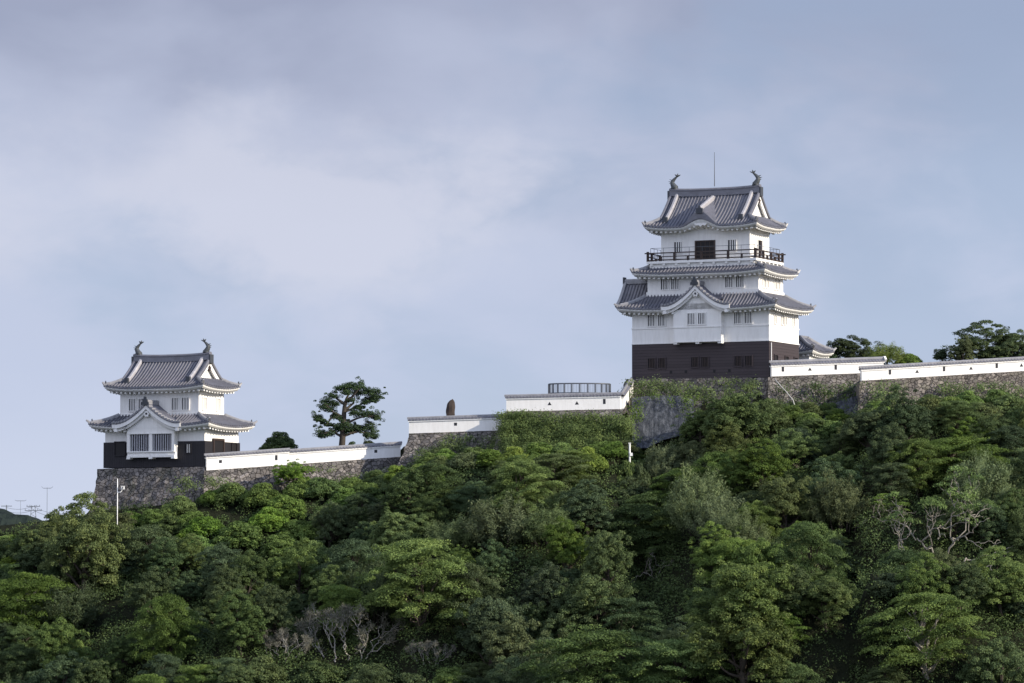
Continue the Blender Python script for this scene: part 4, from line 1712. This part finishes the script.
def branchy(mb, rng, a, d, ln, r, depth, tips, spread=.75, up=.25):
    b = np.array(a) + d * ln
    p = limb(mb, rng, a, b, r, r * .66, 6, ln * .085, 6)
    if depth == 0:
        tips.append(np.array(b)); return
    for k in range(rng.integers(2, 4)):
        nd = unit(d + rng.normal(0, spread, 3) * np.array([1, .7, .8]) + np.array([0, 0, up]))
        branchy(mb, rng, p[-1] if k else p[-2], nd, ln * rng.uniform(.58, .85), r * .64, depth - 1, tips, spread, up)
    if rng.uniform() < .5:
        tips.append(np.array(b))


def make_bare(seed, leafy, kind, spread=.75, up=.25, fan=False, twigs=True):
    c = Crown(seed); rng = c.rng
    mb = MB()
    tips = []
    if fan:
        for k in range(5):
            d = unit(np.array([-.9 + .45 * k + rng.uniform(-.1, .1), rng.uniform(-.4, .2), 1.0]))
            branchy(mb, rng, (rng.uniform(-.4, .4) + (-1 + .5 * k) * .8, rng.uniform(-.5, .5), -1.2), d, 2.9, .115, 3, tips, .45, .3)
    else:
        for k, dx in enumerate((-1.7, -.5, .6, 1.8)):
            d = unit(np.array([dx, -.35 + .1 * k, .95]))
            branchy(mb, rng, (0, 0, .2), d, 2.3, .085, 3, tips, spread, up)
        limb(mb, rng, (0, 0, -1.5), (0, 0, .35), .22, .15, 4, .05)
    T = np.array(tips)
    hi = T[:, 2].max()
    rad = np.abs(T[:, 0]).max()
    for t in tips:
        if leafy > .5 and (t[2] < hi * .62 and rng.uniform() < .85): continue
        if leafy > .5:
            c.pad(t + np.array([0, 0, .1]), rng.uniform(.4, .75), 120, .15, .085, .12)
        else:       # thin grey twigs and a few dry leaves
            n = 46
            d = unit(rng.normal(0, 1, (n, 3)) + np.array([0, 0, .7]))
            C = t + d * rng.uniform(.1, .75, (n, 1))
            T_ = d
            B = unit(np.cross(T_, rng.normal(0, 1, (n, 3))))
            l, w = rng.uniform(.3, .6, (n, 1)), .035
            c.q.append(np.stack([C - T_ * l / 2, C + B * w, C + T_ * l / 2, C - B * w], 1))
            c.t.append(np.clip(rng.normal(.5, .2, n), 0, 1))
    add_proto(kind, c, mb, rad + .4, hi + .5, 'palebark' if leafy > .5 else 'drybark')


for s in (1, 2, 3, 4, 5, 6): make_broad(s)
for s in (11, 12, 13, 14): make_layered(s)
for s in (21, 22): make_feather(s)
for s in (31, 32, 33): make_mound(s)
make_bare(41, 0.0, 'bare', fan=True)
make_bare(43, 0.0, 'bare', fan=True)
make_bare(42, 1.0, 'gnarled', .70, .12)
make_bare(45, 1.0, 'gnarled', .70, .12)

TREES = []     # (root, px, py, width px, look words)
NAMES = {'broad': 'broadleaf_tree', 'layered': 'spreading_tree', 'feather': 'feathery_tree', 'mound': 'leafy_shrub', 'bare': 'bare_tree', 'gnarled': 'gnarled_tree'}


def tree_at(kind, loc, scale, zs, mat, var=None, rot=None, bark=None):
    lst = PROTO[kind]
    i = var if var is not None else random.randrange(len(lst))
    cm, tm, rad, hgt = lst[i % len(lst)]
    root = empty(NAMES[kind], loc, rot if rot is not None else random.uniform(0, 2 * math.pi))
    if rot is None and kind != 'mound':
        root.rotation_euler = (random.gauss(0, .07), random.gauss(0, .07), root.rotation_euler[2])
    root.scale = (scale, scale, scale * zs)
    for nm, me, mt in (('trunk', tm, bark), ('crown', cm, mat)):
        o = bpy.data.objects.new(nm, me)
        COL.objects.link(o)
        o.parent = root
        if mt:
            o.material_slots[0].link = 'OBJECT'
            o.material_slots[0].material = M[mt]
    return root


def solve(px, py, hgt, y0=172.0, y1=262.0):
    """Distance at which a tree of height hgt standing on the ground tops out at pixel row py."""
    for Y in np.arange(y0, y1, .4):
        p = at(px, py, float(Y))
        if p.z - hgt <= float(ground(p.x, p.y)):
            return float(Y)
    return None


def plant(kind, px, py, wpx, mat, zs=1.0, Y=None, var=None, rot=None, label=None, bark=None, base=None):
    cm, tm, rad, hgt = PROTO[kind][(var or 0) % len(PROTO[kind])]
    Yg = Y or 225.0
    for _ in range(3):
        scale = wpx * (Yg + DY) / F / (2 * rad)
        h = hgt * scale * zs
        if Y is None:
            s = solve(px, py, h)
            if s is None: return None
            q = at(px, py, s)
            if float(np.interp(q.x * 393 / q.y, FX, FY)) - q.y < .25: return None      # no room left in front of the wall
            Yg = s
    p = at(px, py, Yg)
    g = float(ground(p.x, p.y)) if Y is None or base is None else base
    if Y is not None:
        h = max(1.5, p.z - g)
        zs = h / (hgt * scale)
    r = tree_at(kind, (p.x, p.y, p.z - h), scale, zs, mat, var, rot, bark)
    TREES.append(dict(o=r, kind=kind, mat=mat, px=px, py=py, w=wpx, p=(p.x, p.y), r=rad * scale, label=label))
    return r


KEY = [
    # kind, px, py_top, width, material, zs, label
    ('broad', 82, 496, 96, 'leaf_olive', 1.25, 'big rounded olive green tree left of the rubble rampart, topping the slope'),
    ('broad', 116, 505, 62, 'leaf_olive', 1.1, None),
    ('broad', 56, 512, 56, 'leaf_olive', 1.1, None),
    ('broad', 35, 524, 60, 'leaf_dark', 1.0, None),
    ('layered', 28, 574, 96, 'leaf_mid', .85, 'flat topped bright green tree with pale limbs showing at the left edge'),
    ('layered', 418, 540, 116, 'leaf_mid', 1.0, 'broad layered green tree standing out at the middle of the slope'),
    ('bare', 345, 604, 122, 'leaf_brown', .95, 'leafless pale tree with fan of forked stems low on the slope'),
    ('bare', 285, 628, 60, 'leaf_brown', .9, 'smaller leafless tree left of the pale forked one'),
    ('bare', 428, 640, 56, 'leaf_brown', .9, 'brownish twiggy tree at the foot below the broad layered tree'),
    ('broad', 745, 550, 118, 'leaf_mid', .95, 'sunlit rounded tree heading the near spur below the keep'),
    ('broad', 826, 568, 74, 'leaf_mid', .95, 'sunlit rounded tree on the near spur, right of its highest crown'),
    ('broad', 742, 596, 120, 'leaf_olive', 1.0, 'lumpy olive green tree low on the near spur'),
    ('layered', 596, 630, 150, 'leaf_mid', .75, 'wide low spreading green tree at the bottom middle of the hillside'),
    ('layered', 676, 640, 120, 'leaf_mid', .8, None),
    ('layered', 926, 594, 124, 'leaf_mid', .85, 'flat layered green tree with forked pale trunk at the lower right'),
    ('gnarled', 936, 462, 165, 'leaf_mid', 1.2, 'spreading tree with long twisted pale branches below the longest white wall'),
    ('gnarled', 884, 492, 70, 'leaf_mid', .9, 'small twisted pale-limbed tree left of the big twisted one'),
    ('layered', 955, 438, 120, 'leaf_mid', .55, None),
    ('broad', 1000, 548, 74, 'leaf_mid', 1.05, 'bushy bright green tree at the lower right edge'),
    ('broad', 944, 546, 58, 'leaf_rust', 1.0, 'tree with dull olive crown above the flat layered tree at lower right'),
    ('broad', 905, 384, 74, 'leaf_deep', 1.05, 'dark dense bush against the rubble rampart below the longest white wall'),
    ('broad', 738, 384, 80, 'leaf_mid', 1.0, 'full green tree hiding the foot of the keep at its near corner'),
    ('broad', 700, 405, 52, 'leaf_mid', .9, None),
    ('broad', 655, 378, 22, 'leaf_bright', .8, None),
    ('mound', 645, 381, 26, 'leaf_mid', 1.0, None),
    ('mound', 672, 384, 24, 'leaf_bright', .9, None),
    ('mound', 690, 381, 18, 'leaf_mid', 1.0, None),
    ('broad', 295, 457, 40, 'leaf_bright', 1.0, 'bright green bushy sapling rising in front of the sloping wall'),
    ('feather', 500, 488, 84, 'leaf_grey', .9, 'feathery grey green tree in the middle of the upper slope'),
    ('feather', 455, 512, 60, 'leaf_grey', .8, None),
    ('feather', 548, 500, 60, 'leaf_grey', .9, None),
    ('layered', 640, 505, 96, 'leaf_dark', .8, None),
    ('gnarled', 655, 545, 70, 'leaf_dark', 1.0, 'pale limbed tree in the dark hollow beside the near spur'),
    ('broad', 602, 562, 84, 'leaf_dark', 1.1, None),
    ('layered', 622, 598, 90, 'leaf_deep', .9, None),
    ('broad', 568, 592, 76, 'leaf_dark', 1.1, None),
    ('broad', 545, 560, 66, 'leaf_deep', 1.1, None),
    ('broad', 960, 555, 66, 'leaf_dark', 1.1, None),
    ('broad', 632, 470, 60, 'leaf_dark', .9, None),
    ('layered', 690, 468, 84, 'leaf_mid', .7, None),
    ('broad', 760, 440, 70, 'leaf_mid', .9, None),
    ('broad', 800, 425, 60, 'leaf_mid', .9, None),
    ('layered', 555, 455, 80, 'leaf_mid', .7, None),
]
for px, py, w, mt in ((212, 487, 30, 'bright'), (232, 480, 42, 'bright'), (262, 482, 46, 'mid'), (322, 473, 44, 'bright'), (285, 492, 48, 'mid'), (345, 487, 40, 'bright'),
                      (205, 512, 46, 'bright'), (240, 518, 54, 'mid'), (270, 506, 46, 'bright'), (300, 515, 50, 'mid'), (330, 503, 46, 'bright'), (200, 535, 44, 'bright'),
                      (225, 545, 46, 'mid'), (282, 532, 46, 'bright'), (182, 495, 34, 'mid'), (175, 512, 40, 'mid'), (366, 480, 40, 'mid'), (385, 474, 36, 'mid'),
                      (400, 462, 36, 'yellow'), (422, 462, 36, 'yellow'), (440, 455, 34, 'grey'), (465, 449, 36, 'grey'), (490, 447, 36, 'mid'), (515, 446, 40, 'yellow'),
                      (632, 454, 30, 'mid'), (646, 442, 34, 'mid'), (585, 446, 46, 'yellow'), (612, 438, 34, 'bright'), (628, 392, 20, 'bright'), (622, 415, 26, 'bright'),
                      (830, 418, 40, 'mid'), (812, 412, 34, 'mid'), (868, 405, 30, 'mid'), (850, 422, 40, 'mid'), (950, 396, 46, 'mid'), (985, 398, 46, 'olive'), (1010, 392, 44, 'mid'),
                      (8, 535, 40, 'bright'), (20, 548, 50, 'yellow'), (716, 415, 40, 'mid'), (770, 398, 34, 'mid'), (640, 388, 24, 'mid'), (520, 428, 30, 'mid'), (548, 432, 30, 'bright'), (575, 430, 28, 'mid'), (603, 428, 30, 'mid'), (618, 424, 26, 'bright'), (935, 384, 26, 'mid'), (958, 382, 28, 'mid'), (975, 380, 24, 'bright'), (1004, 378, 30, 'mid'), (1018, 376, 26, 'mid'), (878, 388, 24, 'mid'), (828, 400, 30, 'mid'), (846, 404, 26, 'bright'), (814, 392, 26, 'mid'), (794, 388, 22, 'mid'), (648, 424, 30, 'mid'), (666, 416, 26, 'bright'), (638, 434, 28, 'mid'), (682, 404, 28, 'mid'), (650, 384, 22, 'mid'), (754, 384, 26, 'mid'), (780, 390, 26, 'mid'), (800, 394, 28, 'mid'), (890, 390, 30, 'mid'), (945, 386, 30, 'mid'), (980, 384, 30, 'mid'), (300, 478, 36, 'mid'), (250, 478, 32, 'bright'), (350, 474, 34, 'mid'), (376, 468, 30, 'mid'), (446, 448, 30, 'bright'), (15, 531, 40, 'mid'), (40, 527, 36, 'mid'), (58, 514, 34, 'olive'), (132, 508, 36, 'mid'), (155, 507, 34, 'bright'), (168, 504, 28, 'mid'), (320, 656, 52, 'dark'), (372, 660, 56, 'dark'), (262, 655, 50, 'mid'), (408, 668, 50, 'dark'), (455, 664, 54, 'mid'), (898, 545, 46, 'mid'), (860, 552, 44, 'dark'), (975, 560, 50, 'mid'), (890, 572, 46, 'dark'), (662, 386, 22, 'bright'), (712, 386, 26, 'mid'), (762, 386, 24, 'mid'), (790, 402, 34, 'mid'), (808, 400, 30, 'olive'), (838, 408, 30, 'mid'), (876, 398, 30, 'mid'), (930, 392, 36, 'mid'), (967, 390, 34, 'bright'), (998, 386, 34, 'mid'), (1020, 382, 30, 'mid'), (540, 440, 40, 'mid'), (562, 442, 36, 'bright'), (600, 438, 34, 'mid'), (475, 445, 34, 'mid'), (430, 452, 30, 'mid')):
    KEY.append(('mound', px, py, w, 'leaf_' + mt, 1.0, None))

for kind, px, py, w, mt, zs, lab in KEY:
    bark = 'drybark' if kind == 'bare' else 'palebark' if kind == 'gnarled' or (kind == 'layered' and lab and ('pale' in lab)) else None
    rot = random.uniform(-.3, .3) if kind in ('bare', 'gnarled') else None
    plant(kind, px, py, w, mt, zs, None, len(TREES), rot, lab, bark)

# vegetation may not rise above this line (pixel columns -> rows), or it would hide the walls
SKY = np.array([(-80, 530), (0, 528), (40, 522), (56, 505), (72, 496), (105, 497), (132, 506), (150, 514), (170, 510), (192, 500), (212, 486), (240, 482), (290, 472), (330, 474),
                (385, 474), (400, 462), (430, 452), (500, 446), (510, 442), (610, 440), (630, 425), (690, 402), (705, 388), (735, 383), (768, 388), (790, 402), (850, 407), (872, 394), (906, 385),
                (935, 391), (1024, 384), (1110, 384)], float)


def fill():
    rng = random.Random(11)
    pts = [(t['p'][0], t['p'][1], t['r']) for t in TREES]
    shown = [t for t in TREES if t['label'] and t['kind'] in ('bare', 'gnarled') and t['w'] > 50]
    tries = 0
    placed = 0
    while tries < 20000 and placed < 265:
        tries += 1
        Y = rng.uniform(316, 391)
        x = rng.uniform(-1, 1) * (Y * 512 / F + 5)
        g = float(ground(x, Y))
        px0, py0 = to_px((x, Y, g))
        up = np.interp(x * 393 / Y, FX, FY) - Y
        if up < 1.0: continue
        patch = vnoise(x, Y, 7.0, 6)
        u = rng.random()
        if up < 7:
            kind = rng.choice(['mound', 'mound', 'broad'])
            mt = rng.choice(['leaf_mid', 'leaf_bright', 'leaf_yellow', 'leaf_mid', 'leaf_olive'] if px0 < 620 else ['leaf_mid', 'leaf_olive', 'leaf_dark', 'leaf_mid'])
            rad = rng.uniform(1.4, 2.4)
        else:
            kind = 'layered' if u < .36 else 'broad' if u < .91 else 'feather'
            if px0 < 320 and up < 17 and px0 > 170: kind = rng.choice(['mound', 'broad'])
            if kind == 'layered': mt = rng.choice(['leaf_dark', 'leaf_mid', 'leaf_mid', 'leaf_deep'])
            elif kind == 'feather': mt = rng.choice(['leaf_grey', 'leaf_olive'])
            elif kind == 'mound': mt = rng.choice(['leaf_bright', 'leaf_mid'])
            else: mt = rng.choice(['leaf_dark', 'leaf_deep', 'leaf_mid', 'leaf_mid', 'leaf_dark', 'leaf_olive'] if rng.random() < .97 else ['leaf_rust'])
            rad = rng.choice([rng.uniform(1.7, 2.6), rng.uniform(2.3, 3.6)])
            if kind == 'mound': rad = rng.uniform(1.6, 2.5)
        if py0 > 585 and mt in ('leaf_mid', 'leaf_olive', 'leaf_grey') and rng.random() < .6: mt = rng.choice(['leaf_dark', 'leaf_deep'])  # darker leaf colours stand in for the dimmer light low on the slope
        ok = True
        for (a, b, c) in pts:
            if (a - x) ** 2 + (b - Y) ** 2 < (0.41 * (c + rad)) ** 2:
                ok = False; break
        if not ok: continue
        var = rng.randrange(len(PROTO[kind]))
        cm, tm, R0, h0 = PROTO[kind][var]
        sc = rad / R0
        zs = rng.uniform(.9, 1.4)
        tx, ty = to_px((x, Y, g + h0 * sc * zs))
        lim = np.interp(tx, SKY[:, 0], SKY[:, 1]) + 3
        if ty < lim:
            k = (py0 - lim) / max(1e-3, py0 - ty)
            if k < .5: continue
            zs *= max(.7, k); sc *= min(1, k / .85 if k < .85 else 1)
            ty = to_px((x, Y, g + h0 * sc * zs))[1]
            if ty < lim - 2: continue
        if any(abs(tx - t['px']) < t['w'] * .42 + 10 and Y < t['p'][1] + 1 and ty < t['py'] + t['w'] * (.46 if t['kind'] != 'layered' else .42) for t in shown): continue
        if ty > 715 or tx < -25 or tx > 1049: continue
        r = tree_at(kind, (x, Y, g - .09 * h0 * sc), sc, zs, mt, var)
        TREES.append(dict(o=r, kind=kind, mat=mt, px=tx, py=ty, w=2 * R0 * sc * F / Y, p=(x, Y), r=R0 * sc, label=None))
        pts.append((x, Y, R0 * sc))
        placed += 1


fill()

plant('mound', 627, 453.5, 30, 'leaf_mid', Y=245.6, var=0)
plant('mound', 640, 456, 28, 'leaf_dark', Y=245.2, var=1)
# trees on the skyline behind the walls
pz = lambda px, py, Y: at(px, py, Y).z
plant('broad', 852, 334.5, 74, 'leaf_dark', Y=281, var=1, label='dark rounded tree behind the wall right of the keep', base=pz(852, 382, 281))
plant('mound', 826, 346, 30, 'leaf_pine', Y=279, var=2, label='small dark bush just behind the low annex roof', base=pz(826, 372, 279))
plant('feather', 886, 340, 42, 'leaf_yellow', Y=277, var=0, label='yellow green feathery shrub behind the wall right of the dark tree', base=pz(886, 370, 277))
plant('mound', 908, 350, 34, 'leaf_mid', Y=278, var=3, label='low green bush at the end of the skyline shrubs right of the keep', base=pz(908, 372, 278))
plant('broad', 988, 322, 86, 'leaf_dark', Y=280, var=0, label='large dark tree on the skyline behind the longest white wall', base=pz(988, 378, 280))
plant('broad', 1020, 328, 46, 'leaf_dark', Y=278, var=2, label='dark tree cut by the right edge behind the longest white wall', base=pz(1020, 378, 278))
plant('broad', 960, 334, 30, 'leaf_olive', Y=276, var=1, label='thin olive tree at the left flank of the large skyline tree', base=pz(960, 374, 276))
plant('broad', 943, 346, 22, 'leaf_pine', Y=277, var=3, label='small open sapling on the skyline left of the large dark tree', base=pz(943, 366, 277))
plant('mound', 279, 431, 38, 'leaf_dark', Y=272, var=2, label='round dark bush on the skyline behind the sloping wall', base=pz(279, 455, 272))
plant('mound', 303, 447, 13, 'leaf_pine', Y=270, var=0, label='tiny shrub on the skyline right of the round dark bush', base=pz(303, 456, 270))
plant('mound', 369, 439, 18, 'leaf_pine', Y=270, var=1, label='low scrub at the foot of the lone tree, right side', base=pz(369, 450, 270))
plant('mound', 352, 441, 16, 'leaf_pine', Y=267, var=2, label='low scrub hugging the trunk of the lone tree', base=pz(352, 450, 267))


def lone_tree():
    Y = 268.0
    b = at(341.8, 450, Y)
    r = empty('lone_tree', b)
    tag(r, 'lone gnarled tree with open cloud-like crown standing behind the sloping wall', 'tree')
    def L(zx, zy, dy=0.0):
        p = at(240 + zx / 5.12, 360 + zy / 5.12, Y) - b
        return (p.x, dy, p.z)
    c = Crown(77); rng = c.rng
    mb = MB()
    tr = [(0, 0, -1.2), L(522, 440), L(525, 400), L(528, 340), L(532, 285), L(535, 240), L(545, 200), L(560, 165)]
    mb.tube(tr, [.34, .33, .31, .29, .25, .2, .14, .06], 8)
    limbs = [((524, 395), (470, 360), (415, 378), -.5), ((528, 345), (455, 335), (395, 300), .5), ((532, 300), (480, 270), (430, 225), -.4),
             ((526, 390), (590, 370), (670, 375), .5), ((530, 330), (600, 300), (690, 290), -.6), ((533, 270), (600, 235), (690, 175), .4),
             ((538, 230), (490, 190), (470, 180), .6), ((540, 215), (590, 170), (610, 150), -.5), ((534, 260), (580, 220), (585, 185), .9), ((532, 285), (465, 300), (440, 335), -.8)]
    for a, m_, e, dy in limbs:
        p = wiggle(rng, L(*a), L(*m_, dy * .6), 4, .04) + wiggle(rng, L(*m_, dy * .6), L(*e, dy), 4, .05)[1:]
        mb.tube(p, list(np.linspace(.16, .05, len(p))), 6)
    pads = [(520, 140, 44, 16), (560, 130, 46, 18), (610, 138, 40, 16), (600, 165, 40, 18), (545, 165, 34, 14), (650, 165, 36, 18), (690, 158, 34, 18), (705, 185, 30, 14), (668, 195, 38, 16), (690, 205, 28, 12),
            (470, 180, 28, 16), (440, 210, 38, 22), (425, 240, 26, 20), (455, 250, 30, 16), (485, 225, 24, 12), (400, 290, 28, 14), (420, 310, 24, 12), (395, 305, 18, 8), (450, 330, 28, 10), (480, 285, 22, 12),
            (590, 270, 38, 14), (640, 275, 42, 18), (685, 285, 38, 16), (700, 295, 26, 12), (610, 240, 34, 12), (640, 215, 28, 12),
            (540, 330, 44, 18), (580, 345, 44, 20), (500, 350, 40, 16), (560, 360, 48, 16), (620, 350, 36, 18), (665, 335, 38, 22), (680, 365, 32, 24), (650, 385, 24, 12), (685, 392, 22, 12),
            (425, 372, 30, 18), (455, 378, 26, 12), (410, 388, 16, 8), (560, 205, 22, 9), (515, 300, 26, 10)]
    for zx, zy, rx, rz in pads:
        s = (Y + DY) / F / 5.12
        n = int(420 * (rx / 30) ** 1.6) + 90
        for dy in ((rng.uniform(-.3, 1.0)),):
            p = np.array(L(zx, zy, dy))
            nn = n
            d = unit(rng.normal(0, 1, (nn, 3))) * rng.uniform(.3, 1.0, (nn, 1))
            C = p + d * np.array([rx * s * 1.05, rx * s * .95, rz * s * 1.15])
            c.q.append(leaf_quads(C, d + np.array([0, 0, .6]), .14, .08, rng, 0, .6))
            c.t.append(np.clip(rng.uniform(.2, .8) + rng.normal(0, .15, nn), 0, 1))
    for zx, zy, rx, rz in list(pads) * 9:
        p = np.array(L(zx + rng.normal(0, rx * .62), zy + rng.normal(0, rz * .95), rng.uniform(-1.0, 1.2)))
        c.blob(p, rng.uniform(.12, .36), 85, .12, .065, .7, None, .6, 0, .6)
    mb.build('trunk', M['bark'], r, True)
    me = c.mesh('crown', M['leaf_pine'])
    o = bpy.data.objects.new('crown', me); COL.objects.link(o); o.parent = r


lone_tree()


# ------------------------------------------------------------------ undergrowth and ivy
def undergrowth():
    rng = np.random.default_rng(5)
    Q, T = [], []
    n = 11000
    Y = rng.uniform(312, 397, n); x = rng.uniform(-1, 1, n) * (Y * 512 / F + 6)
    up = np.interp(x * 393 / Y, FX, FY) - Y
    keep_ = up > -.3
    x, Y, up = x[keep_], Y[keep_], up[keep_]
    g = ground(x, Y)
    for i in range(len(x)):
        r = rng.uniform(.35, 1.0) * (1.5 if up[i] > 6 else .85)
        k = int(40 + 40 * r)
        d = unit(rng.normal(0, 1, (k, 3)))
        d[:, 2] = np.abs(d[:, 2])
        C = np.array([x[i], Y[i], g[i]]) + d * r * rng.uniform(.6, 1.1, (k, 1)) * np.array([1.0, 1.0, 1.15])
        Q.append(leaf_quads(C, d + np.array([0, 0, .4]), .19, .12, rng, 0, .6))
        T.append(np.clip(rng.uniform(.1, .8) + rng.normal(0, .15, k), 0, 1))
    me = np_mesh('undergrowth', np.concatenate(Q), np.concatenate(T), M['leaf_dark'])
    o = bpy.data.objects.new('undergrowth', me); COL.objects.link(o)
    tag(o, 'mixed green undergrowth covering the hillside between the trees', 'undergrowth', None, 'stuff')


undergrowth()


def ivy_patch(label, pts, mat, n, size=.15):
    """Creeper leaves over rampart faces. pts: list of (px, py, Y, rx m, rz m, density)."""
    rng = np.random.default_rng(len(pts) * 13 + n)
    Q, T = [], []
    for px, py, Y, rx, rz, k in pts:
        p = at(px, py, Y)
        p.y -= rng.uniform(0, .75) ** 2
        tb = rng.uniform(.15, .85)
        k = int(k * rng.uniform(1.0, 2.8))
        d = rng.normal(0, .5, (k, 2))
        C = np.stack([p.x + d[:, 0] * rx, np.full(k, p.y) + rng.uniform(-.45, .05, k) + d[:, 1] * rz * .25, p.z + d[:, 1] * rz], 1)
        C[:, 1] -= .30 * np.exp(-(d[:, 0] ** 2 + d[:, 1] ** 2) * 3)
        N = np.stack([d[:, 0] * 1.2, np.full(k, -.8), d[:, 1] * 1.2 + .35], 1)
        Q.append(leaf_quads(C, N, size, size * .75, rng, .2, .55))
        T.append(np.clip(tb + rng.normal(0, .18, k), 0, 1))
    me = np_mesh('ivy', np.concatenate(Q), np.concatenate(T), M[mat])
    o = bpy.data.objects.new('ivy', me); COL.objects.link(o)
    tag(o, label, 'ivy', 'creepers on the ramparts', 'stuff')


def ivy():
    rr = random.Random(3)
    P = []
    for k in range(420):           # the green bank under the railing wall
        px = rr.uniform(500, 628); py = rr.uniform(414, 456)
        P.append((px, py, 254.8 - (px - 503) * .011 - 2.9 * (max(0, py - 412) / 50) ** 1.3 - rr.uniform(.05, .4), .8, .5, 46))
    for k in range(46):            # bulging tufts at uneven depth
        px = rr.uniform(500, 630); py = rr.uniform(420, 456)
        P.append((px, py, 254.8 - (px - 503) * .011 - 2.9 * (max(0, py - 412) / 50) ** 1.3 - rr.uniform(.5, 1.3), .75, .6, 90))
    ivy_patch('dense green ivy bank hanging below the railing wall', P, 'leaf_mid', 1)
    P = []
    for k in range(110):
        px = rr.uniform(415, 505); py = rr.uniform(437, 462) if px > 440 else rr.uniform(448, 465)
        P.append((px, py, 256.3 - (py - 433) * .034 - .2, .8, .45, 34))
    ivy_patch('pale green creepers on the rampart before the standing stone', P, 'leaf_grey', 2)
    P = []
    for px, a, b in ((720, 380, 400), (700, 388, 402), (745, 380, 396), (660, 380, 394), (640, 382, 396), (680, 384, 396), (632, 384, 400)):
        for k in range(15):
            P.append((px + rr.uniform(-12, 12), rr.uniform(a, b), 258.2 + (770 - px) * .027 - .5, .7, .45, 26))
    ivy_patch('creepers over the pale rampart under the keep', P, 'leaf_mid', 3)
    P = []
    for k in range(70):
        px = rr.uniform(778, 862)
        P.append((px, rr.uniform(384, 412), 259.2 + (px - 770) * .025 - .9, .8, .45, 26))
    ivy_patch('dull creepers on the shaded rampart right of the keep', P, 'leaf_dark', 4)
    P = []
    for k in range(110):
        px = rr.choice([rr.gauss(955, 14), rr.gauss(1002, 16), rr.gauss(885, 10), rr.uniform(870, 1024)])
        P.append((px, rr.uniform(384, 412), 252.6 + (px - 860) * .03 - .9, .75, .5, 28))
    ivy_patch('creepers on the brown rampart under the longest white wall', P, 'leaf_mid', 5)
    P = []
    for k in range(40):
        px = rr.choice([rr.gauss(185, 6), rr.gauss(215, 10), rr.uniform(280, 398)])
        P.append((px, rr.uniform(478, 492) if px < 260 else rr.uniform(468, 486), 253.3 + max(0, px - 200) * .026 - .8, .7, .4, 24))
    ivy_patch('creepers on the low rampart under the sloping wall', P, 'leaf_mid', 6)


def ivy_concrete():
    rr = random.Random(8)
    P = []
    for k in range(34):
        e = rr.random()
        px = rr.uniform(630, 642) if e < .4 else rr.uniform(682, 698) if e < .75 else rr.uniform(650, 690)
        py = rr.uniform(396, 440) if e < .75 else rr.gauss(397, 2.5)
        P.append((px, py, 257.2 - 3.4 * max(0, py - 397) / 45 - .35, .55, .6, 26))
    for k in range(9):
        P.append((rr.uniform(822, 862), rr.uniform(396, 412), 254.9, .5, .5, 24))
    ivy_patch('creepers straggling over the edges of the grey concrete faces', P, 'leaf_mid', 7)


ivy()
ivy_concrete()


# ------------------------------------------------------------------ labels of the trees: look, then where they stand
LOOK = {'leaf_pine': 'very dark green', 'leaf_dark': 'dark green', 'leaf_deep': 'blackish green', 'leaf_mid': 'mid green', 'leaf_olive': 'olive green', 'leaf_grey': 'grey green', 'leaf_bright': 'bright green',
        'leaf_yellow': 'yellow green', 'leaf_rust': 'dull green', 'leaf_brown': 'dry brown'}
SHAPE = {'broad': 'rounded tree', 'layered': 'layered tree', 'feather': 'feathery tree', 'mound': 'leafy shrub', 'bare': 'bare tree', 'gnarled': 'twisted tree'}
CATS = {'mound': 'shrub'}
ZONES = [(-99, 60, "left of the turret rampart"), (60, 130, "below the camera pole"), (130, 205, "below the turret"), (205, 262, "below the sloping wall's start"),
         (262, 310, "below the round skyline bush"), (310, 385, "below the lone tree"), (385, 440, "below the rampart corner"), (440, 505, "below the standing stone"),
         (505, 570, "below the ivy bank"), (570, 630, "below the curved railing"), (630, 697, "below the keep's left half"), (697, 770, "below the keep's right half"),
         (770, 862, "below the keep's side wall"), (862, 935, "below the dark rampart bush"), (935, 1200, "below the large skyline tree")]


def ordinal(k, n):
    if n == 2: return ('left of two', 'right of two')[k]
    w = ['leftmost', 'second', 'third', 'fourth', 'fifth', 'sixth', 'seventh', 'eighth', 'ninth', 'tenth', 'eleventh', 'twelfth', 'thirteenth', 'fourteenth', 'fifteenth', 'sixteenth']
    k = min(k, len(w) - 1)
    return w[k] + ' from left' if k else w[0]


def label_trees():
    groups = {}
    for t in TREES:
        o = t['o']
        o['category'] = CATS.get(t['kind'], 'tree')
        o['group'] = 'shrubs on the castle hill' if t['kind'] == 'mound' else 'trees on the castle hill'
        if t['label']:
            o['label'] = t['label']; continue
        px = min(1023, max(0, t['px']))
        zone = next(z for a, b, z in ZONES if a <= px < b)
        foot = float(np.interp(px, SKY[:, 0], SKY[:, 1]))
        v = (t['py'] - foot) / (690 - foot)
        row = 'close' if v < .10 else 'high up' if v < .27 else 'upper slope' if v < .45 else 'middle slope' if v < .62 else 'lower slope' if v < .8 else 'slope foot'
        size = 'small ' if t['w'] < 38 else 'large ' if t['w'] > 78 else ''
        key = (size + LOOK[t['mat']] + ' ' + SHAPE[t['kind']], row, zone)
        groups.setdefault(key, []).append(t)
    for (look, row, zone), lst in groups.items():
        lst.sort(key=lambda t: t['px'])
        where = zone if row != 'close' else zone.replace('below', 'just below')
        tail = '' if row == 'close' else ', ' + row
        for k, t in enumerate(lst):
            t['o']['label'] = (look + ' ' + where + tail) if len(lst) == 1 else (look + ' ' + where + tail + ', ' + ordinal(k, len(lst)))


label_trees()


print('TREES', len(TREES))
